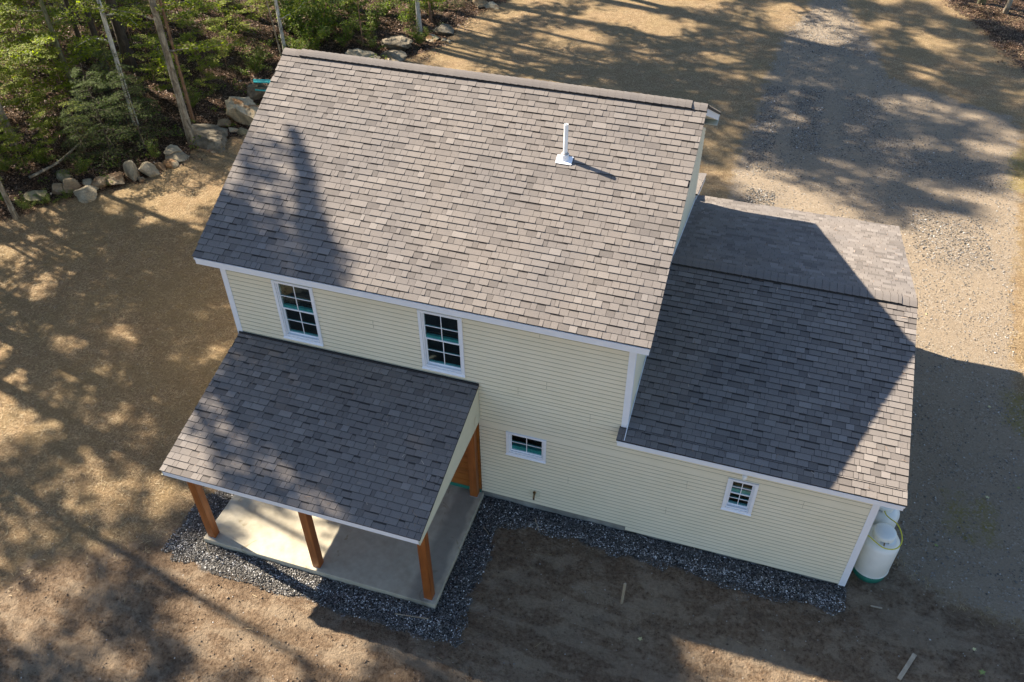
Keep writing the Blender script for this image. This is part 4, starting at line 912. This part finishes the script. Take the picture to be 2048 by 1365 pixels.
seen_tree(272, 250, 14, .085, 'birch', (-.005, .01), 'slender whitish mottled trunk left of the largest pale one', limbs=((3.0, 2.9, 1.6, .2), (3.9, .3, 1.8, .2)), seed=2)
seen_tree(262, 137, 17, .20, 'dark', (0, 0), 'thick dark conifer trunk deep in the woods', seed=3, limbs=())
seen_tree(163, 215, 12, .085, 'moss', (-.01, 0), 'thin moss green trunk with leafy sprays, left of the whitish one', limbs=((1.6, .5, 1.3, .3), (2.3, 2.9, 1.8, .2), (3.0, .9, 1.7, .2), (3.5, 3.5, 2.0, .1), (2.7, 5.2, 1.4, .2)), seed=4)
seen_tree(176, 125, 13, .09, 'dark', (-.02, 0), 'slim leaning dark trunk in front of the sunlit leaf patch', limbs=(), seed=5)
seen_tree(33, 298, 13, .115, 'grey', (-.01, 0), 'grey trunk near the left edge, foot among rust leaves', limbs=((2.6, 3.0, 1.7, .1), (3.2, .4, 1.6, .2)), seed=6)
seen_tree(33, 437, 11, .075, 'grey', (-.03, 0), 'slim grey trunk at the straw edge in the far left', limbs=(), seed=7)
seen_tree(573, 118, 13, .075, 'birch', (0, 0), 'white birch trunk rising behind the left ridge end', limbs=((2.2, 2.6, 1.4, .5), (1.6, .4, 1.3, .5)), seed=8)
seen_tree(566, 122, 8, .028, 'grey', (-.13, .06), 'thin bare grey stem leaning left beside the white birch', limbs=(), seed=9, crown=False)
seen_tree(387, 243, 13, .06, 'brown', (-.01, .01), 'narrow brown trunk just right of the largest pale one', limbs=((2.8, .3, 1.6, .2), (3.6, 1.0, 1.6, .1)), seed=10)
seen_tree(840, 66, 14, .10, 'birch', (-.01, 0), 'pale pinkish trunk at the bushes by the yard edge', limbs=((1.4, .2, 1.0, .2),), seed=11)
seen_tree(862, 44, 12, .055, 'brown', (-.02, 0), 'thin reddish trunk right of the pale pinkish one', limbs=(), seed=12)
seen_tree(726, 92, 3.2, .035, 'brown', (.01, 0), 'short dead rust-leaved sapling above the domed boulder', limbs=(), seed=13, crown=False)
seen_tree(2010, 26, 14, .10, 'grey', (.05, 0), 'grey trunk leaning right in the upper right corner', limbs=(), seed=14)
seen_tree(1962, 8, 14, .15, 'moss', (0, 0), 'broad mossy trunk base at the top edge, upper right', limbs=(), seed=15)
seen_tree(215, 150, 14, .12, 'dark', (0, .01), 'short looking dark trunk between the whitish and the thick conifer trunk', limbs=(), seed=16)
seen_tree(460, 60, 15, .11, 'dark', (0, .01), 'dark trunk in deep shade above the teal boards', limbs=(), seed=17)
seen_tree(650, 30, 14, .09, 'dark', (0, .01), 'dark slim trunk behind the tall shrubs over the ridge', limbs=(), seed=18)

# saplings and shrubs
SAP = {}
def sapling_mesh(kind, v):
    if (kind, v) in SAP: return SAP[(kind, v)]
    rnd = random.Random(300+v*7+len(kind)); mb = MB(); C = []; NV = []
    if kind == 'maple':       # layered flat sprays
        h = 4.2; P = trunk_mesh(mb, h, .028, rnd, (rnd.uniform(-.05, .05), rnd.uniform(-.05, .05)), seg=6, flare=1.1)
        for k in range(13):
            t = .28+.7*k/13; b = P[int(t*16)]; an = k*2.4+rnd.uniform(-.5, .5); L = rnd.uniform(.9, 1.7)*(1.15-t*.6)
            q = limb(mb, b, (math.cos(an), math.sin(an), .25), L, .012, rnd, .03, 6, 4)
            for s in q[1:]:
                side = Vector((-math.sin(an), math.cos(an), 0)); n = int(34*(1.1-.3*t)); u = RG.uniform(-1, 1, n)
                c = np.array(s)+np.outer(u*.34, np.array(side))+RG.normal(0, .05, (n, 3))*[1, 1, .5]+np.outer(RG.uniform(-.12, .12, n), [math.cos(an), math.sin(an), 0]); C.append(c)
        size, flat = .105, .28
    elif kind == 'shrub':
        h = 1.9
        for k in range(9):
            an = rnd.uniform(0, 6.28); el = rnd.uniform(.7, 1.4); q = limb(mb, (rnd.uniform(-.1, .1), rnd.uniform(-.1, .1), -.05), (math.cos(an)*math.cos(el), math.sin(an)*math.cos(el), math.sin(el)), rnd.uniform(1.1, 2.1), .014, rnd, .02, 6, 4)
            for s in q[2:]: C.append(pts_in_clump(np.array(s), .26, .14, 42))
        size, flat = .085, .5
    else:                     # hemlock: drooping fine sprays
        h = 3.2; P = trunk_mesh(mb, h, .035, rnd, (0, 0), seg=6, flare=1.1)
        for k in range(30):
            t = .06+.92*k/30; b = P[int(t*16)]; an = k*2.4+rnd.uniform(-.3, .3); L = (1-t)*1.35+.25
            q = limb(mb, b, (math.cos(an), math.sin(an), .15), L, .010, rnd, .06, 7, 4)
            side = np.array((-math.sin(an), math.cos(an), 0))
            for j, s in enumerate(q[1:]):
                wv = .30*(1-j/8)+.06
                for u in np.linspace(-1, 1, 7):
                    c = np.array(s)+side*u*wv+np.array([math.cos(an), math.sin(an), 0])*abs(u)*wv*.5+RG.normal(0, .02, (6, 3)); c[:, 2] -= abs(u)*.05; C.append(c)
        size, flat = .050, .35
    tm = mb.build('stem_src', BARK['brown' if kind != 'hemlock' else 'dark'], smooth=True); C = np.vstack(C)
    V, F, T = leaves('x', C, size, None, RG.beta(2, 2, len(C)), flat, .6, 1.25, asp=.62 if kind != 'hemlock' else .38)
    cm = np_mesh('leaf_src', V, F, LEAF[kind], fattrs=dict(tone=T)); r = (tm.data, cm.data, h); bpy.data.objects.remove(tm); bpy.data.objects.remove(cm); SAP[(kind, v)] = r; return r
def sapling(px, py, kind, h, label, v=0, off=None):
    g = at_g(px, py); tm, cm, h0 = sapling_mesh(kind, v); t = empty(dict(maple='maple_sapling', shrub='leafy_shrub', hemlock='hemlock_sapling')[kind], tuple(g), RG.uniform(0, 6.28)); s = h/h0; t.scale = (s, s, s)
    tag(t, label, dict(maple='sapling', shrub='shrub', hemlock='conifer sapling')[kind], dict(maple='maple saplings at the forest edge', shrub='leafy shrubs at the forest edge', hemlock='young hemlocks behind the stones')[kind])
    for n_, m in (('stem', tm), ('foliage', cm)):
        o = bpy.data.objects.new(n_, m); COL.objects.link(o); o.parent = t
SP = [
 (8, 330, 'maple', 2.4, 'maple sapling at the left edge just below the grey trunk foot'),
 (55, 345, 'maple', 1.6, 'chest high maple sapling above the left end of the stones'),
 (110, 325, 'maple', 2.0, 'maple sapling above the bare fallen branch'),
 (8, 400, 'shrub', .8, 'shrub at the left edge beside the slim grey trunk'),
 (95, 235, 'maple', 3.0, 'maple sapling straight below the mossy trunk'),
 (385, 215, 'shrub', 1.0, 'small shrub behind the foot of the largest trunk'),
 (310, 318, 'shrub', .7, 'leafy shrub behind the peaked grey stone'),
 (165, 350, 'shrub', .7, 'leafy shrub behind the small bluish grey stone'),
 (55, 130, 'maple', 4.2, 'maple sapling a hand right of the upper left corner one'),
 (125, 200, 'maple', 3.4, 'maple sapling just left of the mossy trunk foot'),
 (175, 290, 'maple', 1.8, 'waist high maple sapling left of the hemlocks'),
 (35, 315, 'maple', 1.5, 'waist high maple sapling at the foot of the left grey trunk'),
 (320, 200, 'maple', 2.6, 'maple sapling between the hemlocks and the largest trunk'),
 (430, 190, 'maple', 1.7, 'low maple sapling behind the dark ledge rock'),
 (455, 60, 'maple', 3.4, 'maple sapling at the top edge above the teal boards'),
 (520, 60, 'maple', 3.2, 'maple sapling at the top edge, two left of the white birch'),
 (250, 30, 'maple', 4.0, 'maple sapling at the top edge by the dark conifer trunk'),
 (12, 40, 'maple', 4.4, 'maple sapling filling the upper left corner'),
 (140, 15, 'maple', 4.2, 'maple sapling at the top edge above the leaf patch'),
 (690, 95, 'shrub', 1.4, 'low shrub left of the domed boulder'),
 (750, 100, 'shrub', .8, 'low shrub between the domed boulder and the lichened rock'),
 (870, 30, 'shrub', 1.8, 'shrub right of the thin reddish trunk'),
 (620, 110, 'shrub', 1.6, 'low shrub peeping over the ridge right of the birch'),
 (35, 95, 'maple', 4.4, 'tall maple sapling near the top left corner, second from the left edge'),
 (90, 60, 'maple', 4.2, 'maple sapling at the top edge above the mossy trunk'),
 (30, 210, 'maple', 3.2, 'maple sapling just above the grey trunk by the left edge'),
 (150, 245, 'maple', 3.0, 'maple sapling between the mossy trunk foot and the hemlocks'),
 (180, 60, 'maple', 4.0, 'maple sapling behind the slim leaning dark trunk'),
 (265, 90, 'maple', 3.8, 'maple sapling hiding the upper thick conifer trunk'),
 (300, 60, 'maple', 3.6, 'maple sapling at the top edge left of the largest trunk'),
 (360, 210, 'maple', 2.2, 'short maple sapling left of the largest trunk near its foot'),
 (455, 140, 'maple', 2.4, 'short maple sapling above the great tan boulder'),
 (370, 70, 'maple', 3.6, 'maple sapling crossing in front of the upper largest trunk'),
 (650, 55, 'maple', 2.8, 'light green sapling in the middle of the tall shrubs'),
 (715, 60, 'maple', 2.2, 'light green sapling right behind the dead sapling'),
 (800, 20, 'maple', 2.4, 'light green sapling left of the pale pinkish trunk'),
 (580, 60, 'shrub', 2.4, 'tall shrub pressed against the white birch'),
 (10, 250, 'maple', 3.6, 'bright maple sapling cut by the left edge, level with the grey trunk'),
 (70, 262, 'maple', 2.6, 'low bright maple sapling right of the grey trunk by the left edge'),
 (118, 275, 'maple', 2.0, 'small yellow-green maple sapling under the mossy trunk'),
 (5, 140, 'maple', 4.2, 'tall maple sapling in the upper left corner, in front of sunlit leaves'),
 (60, 190, 'maple', 3.6, 'maple sapling with wide flat sprays left of the mossy trunk'),
 (105, 120, 'maple', 4.0, 'maple sapling reaching the top edge left of the mossy trunk'),
 (150, 170, 'maple', 4.2, 'maple sapling wrapped around the upper mossy trunk'),
 (205, 100, 'maple', 3.8, 'maple sapling right below the top edge by the whitish trunk'),
 (240, 190, 'maple', 2.4, 'little maple sapling between the whitish trunk and the dark conifer trunk'),
 (330, 130, 'maple', 3.8, 'maple sapling left of the largest pale trunk'),
 (405, 160, 'maple', 2.8, 'maple sapling right of the largest pale trunk at mid height'),
 (425, 95, 'maple', 3.4, 'maple sapling near the top, right of the largest pale trunk'),
 (490, 110, 'maple', 2.8, 'yellow-green sapling above the teal boards'),
 (505, 150, 'shrub', 1.1, 'small round leaved shrub left of the dark mossy rock'),
 (228, 318, 'hemlock', 3.4, 'fullest young hemlock with silvery sprays over the stone row'),
 (290, 300, 'hemlock', 3.2, 'young hemlock standing behind the tall pale wedge stone'),
 (180, 330, 'hemlock', 2.3, 'short hemlock at the left of the hemlock clump'),
 (255, 250, 'hemlock', 3.0, 'hemlock at the back of the clump by the whitish trunk foot'),
 (60, 420, 'shrub', .55, 'ankle high green clump on the straw edge at the left stone'),
 (100, 408, 'shrub', .5, 'low green clump between the left stones and the straw'),
 (138, 398, 'shrub', .4, 'tiny green clump below the upright tan-brown block'),
 (222, 372, 'shrub', .35, 'tiny green clump at the foot of the wide brown block'),
 (20, 345, 'shrub', .9, 'knee high shrub left of the bare fallen branch'),
 (88, 330, 'shrub', .8, 'knee high shrub touching the bare fallen branch'),
 (605, 75, 'shrub', 2.6, 'tall yellow-green shrub right of the white birch'),
 (640, 85, 'shrub', 2.4, 'tall bright shrub over the ridge, second right of the birch'),
 (672, 70, 'shrub', 2.6, 'tall dull green shrub left of the dead sapling'),
 (740, 75, 'shrub', 1.7, 'shrub with reddish tips beside the dead sapling'),
 (620, 30, 'maple', 3.0, 'maple sapling at the top edge right of the white birch'),
 (545, 60, 'maple', 2.8, 'maple sapling at the top edge left of the white birch'),
 (700, 25, 'shrub', 2.2, 'dark green shrub at the top edge above the dead sapling'),
 (770, 30, 'shrub', 2.2, 'shrub at the top edge above the lichened rock'),
 (815, 50, 'shrub', 1.5, 'shrub between the lichened rock and the pale pinkish trunk'),
 (842, 90, 'shrub', 1.1, 'leafy bush at the yard edge below the pale pinkish trunk'),
 (895, 15, 'hemlock', 2.4, 'dark hemlock at the top edge right of the reddish trunk'),
 (930, 5, 'hemlock', 1.9, 'dark hemlock at the top edge left of the reddish boulder'),
 (590, 128, 'shrub', 1.3, 'shrub peeping over the ridge at the foot of the white birch'),
 (520, 128, 'shrub', 1.0, 'shrub on the slope above the teal boards'),
 (160, 40, 'hemlock', 3.4, 'dark evergreen in the shade behind the sunlit leaf patch'),
 (290, 40, 'hemlock', 3.2, 'dark evergreen behind the thick conifer trunk'),
 (400, 20, 'hemlock', 3.4, 'dark evergreen at the top edge right of the largest trunk'),
 (480, 10, 'hemlock', 3.2, 'dark evergreen at the top edge above the teal boards'),
 (570, 2, 'hemlock', 3.2, 'dark evergreen behind the crown of the white birch')]
for i, s_ in enumerate(SP): sapling(*s_, v=i % 3)
# ground plants on the forest floor
q = scatter_poly([(-24, 20), (-15.5, 2.5), (-9.4, 11), (-8.2, 16), (-4.8, 22), (-4.5, 30), (-16, 34)], 420, -.1, .6)
C = np.vstack([pts_in_clump(np.array([x, y, float(gh(np.array(x), np.array(y)))+.16]), .22, .10, 22) for x, y in q]); V, F, T = leaves('x', C, .075, None, RG.beta(2, 2, len(C)), .4)
tag(np_mesh('forest_herbs', V, F, LEAF['shrub'], fattrs=dict(tone=T)), 'low green seedlings and ferns sprinkled over the forest floor', 'ground plants', kind='stuff')

# tall trees around the yard, their crowns above and beside the picture, throwing the dappled shade
LW = 'tall forest tree beyond the left edge, its crown dappling the yard'; LN = 'tall forest tree beyond the top edge, its crown dappling the drive'
GW, GN = 'tall trees beyond the left edge', 'tall trees beyond the top edge'
WEST = [(-14.2,2.4,9,5),(-13.4,-.9,8.5,5),(-16.7,5.8,10,5),(-18.7,8.2,10.5,5),(-16,-2.2,10.5,5),(-17.4,2,11,5),
 (-13.0,.9,18.4,4),(-13.6,2.4,18.0,4),(-14.2,-.9,19.5,4),(-12.3,3.0,16.3,1),(-15.2,-3.4,17,4),(-17.6,4.6,15,3),(-15.4,5.8,12.5,1),(-17.2,8.2,11,1),(-14.6,7.3,10.5,3),(-21.5,9.5,13,3),
 (-19.2,2.2,16,1),(-19.8,7.6,14,0),(-18.2,9.6,13,2),(-21.4,5.0,17,1),(-24.2,7.6,17,2),(-22.6,1.0,18,0),(-26.8,11.0,18,1),(-26.8,16.4,15,0),(-29.6,19.8,16,1),(-33,17.5,19,0),(-33.5,22.5,17,2),
 (-18.6,-2.6,18,0),(-20.6,-7,17,2),(-12.8,-9,13,1),(-10.2,-8.2,9.5,0),(-17.4,-9.6,16,3),(-14.8,-12.6,13,1),(-23.4,-4,19,1)]
for x, y, h, v in WEST: canopy_tree(x, y, h, v, LW, GW)
NORTH = [(-12.4,25.4,25.5,0),(-14.6,22.2,25,1),(-10.6,23.0,24.5,2),(-9.5,28.5,24,1),(-14.2,27.8,25,2),(-17.2,25.0,24,0),(-6.4,31.0,23,2),(-12.5,32,24,0),(-2.6,34,20,1),(-18.5,20.0,22,2),(-21,27.5,22,0),(-8,36,23,3),(3.5,37.5,19,2),(-25.5,23.5,20,0),(8.5,40,20,0),(19,38,17,1),(14.5,41,19,2),(-16.5,30.5,25,1)]
for x, y, h, v in NORTH: canopy_tree(x, y, h, v, LN, GN)

def leaning_tree(x, y, h, r, lean, label, grp, cb=.85, arm=None):
    t = tag(empty('forest_tree', (x, y, float(gh(np.array(x), np.array(y))))), label, 'tree', grp); rnd = random.Random(77)
    mb = MB(); P = trunk_mesh(mb, h, r, rnd, lean); C = []
    for k in range(14):
        tt = rnd.uniform(cb, .98); b = P[int(tt*16)]; an = rnd.uniform(0, 6.28); el = rnd.uniform(.1, .9)
        for s in limb(mb, b, (math.cos(an)*math.cos(el), math.sin(an)*math.cos(el), math.sin(el)), rnd.uniform(1.2, 2.6), .05, rnd)[2:]: C.append(pts_in_clump(np.array(s), .6, .3, 55))
    if arm:
        q = limb(mb, arm[0], arm[1], arm[2], .07, rnd, 0, 9)
        for j, p_ in enumerate(q): C.append(pts_in_clump(np.array(p_), .46-.035*j, .34-.026*j, 150-9*j))
    A = np.vstack(C); mb.build('trunk', BARK['grey'], t, True); V, F, T = leaves('x', A, .15, None, RG.beta(2, 2, len(A)), .5); np_mesh('crown', V, F, LEAF['canopy'], fattrs=dict(tone=T), parent=t)
leaning_tree(-4.0, 31.8, 21, .24, (0, -.147), 'tall leaning tree beyond the top edge, its trunk shadow crossing the drive', GN)
leaning_tree(-13.0, 2.0, 17.4, .12, (0, .03), 'tall tree beyond the left edge, its long side limb striping the main roof', GW, .72, ((0, .9, 17.9), (0, 1, -.16), 2.7))
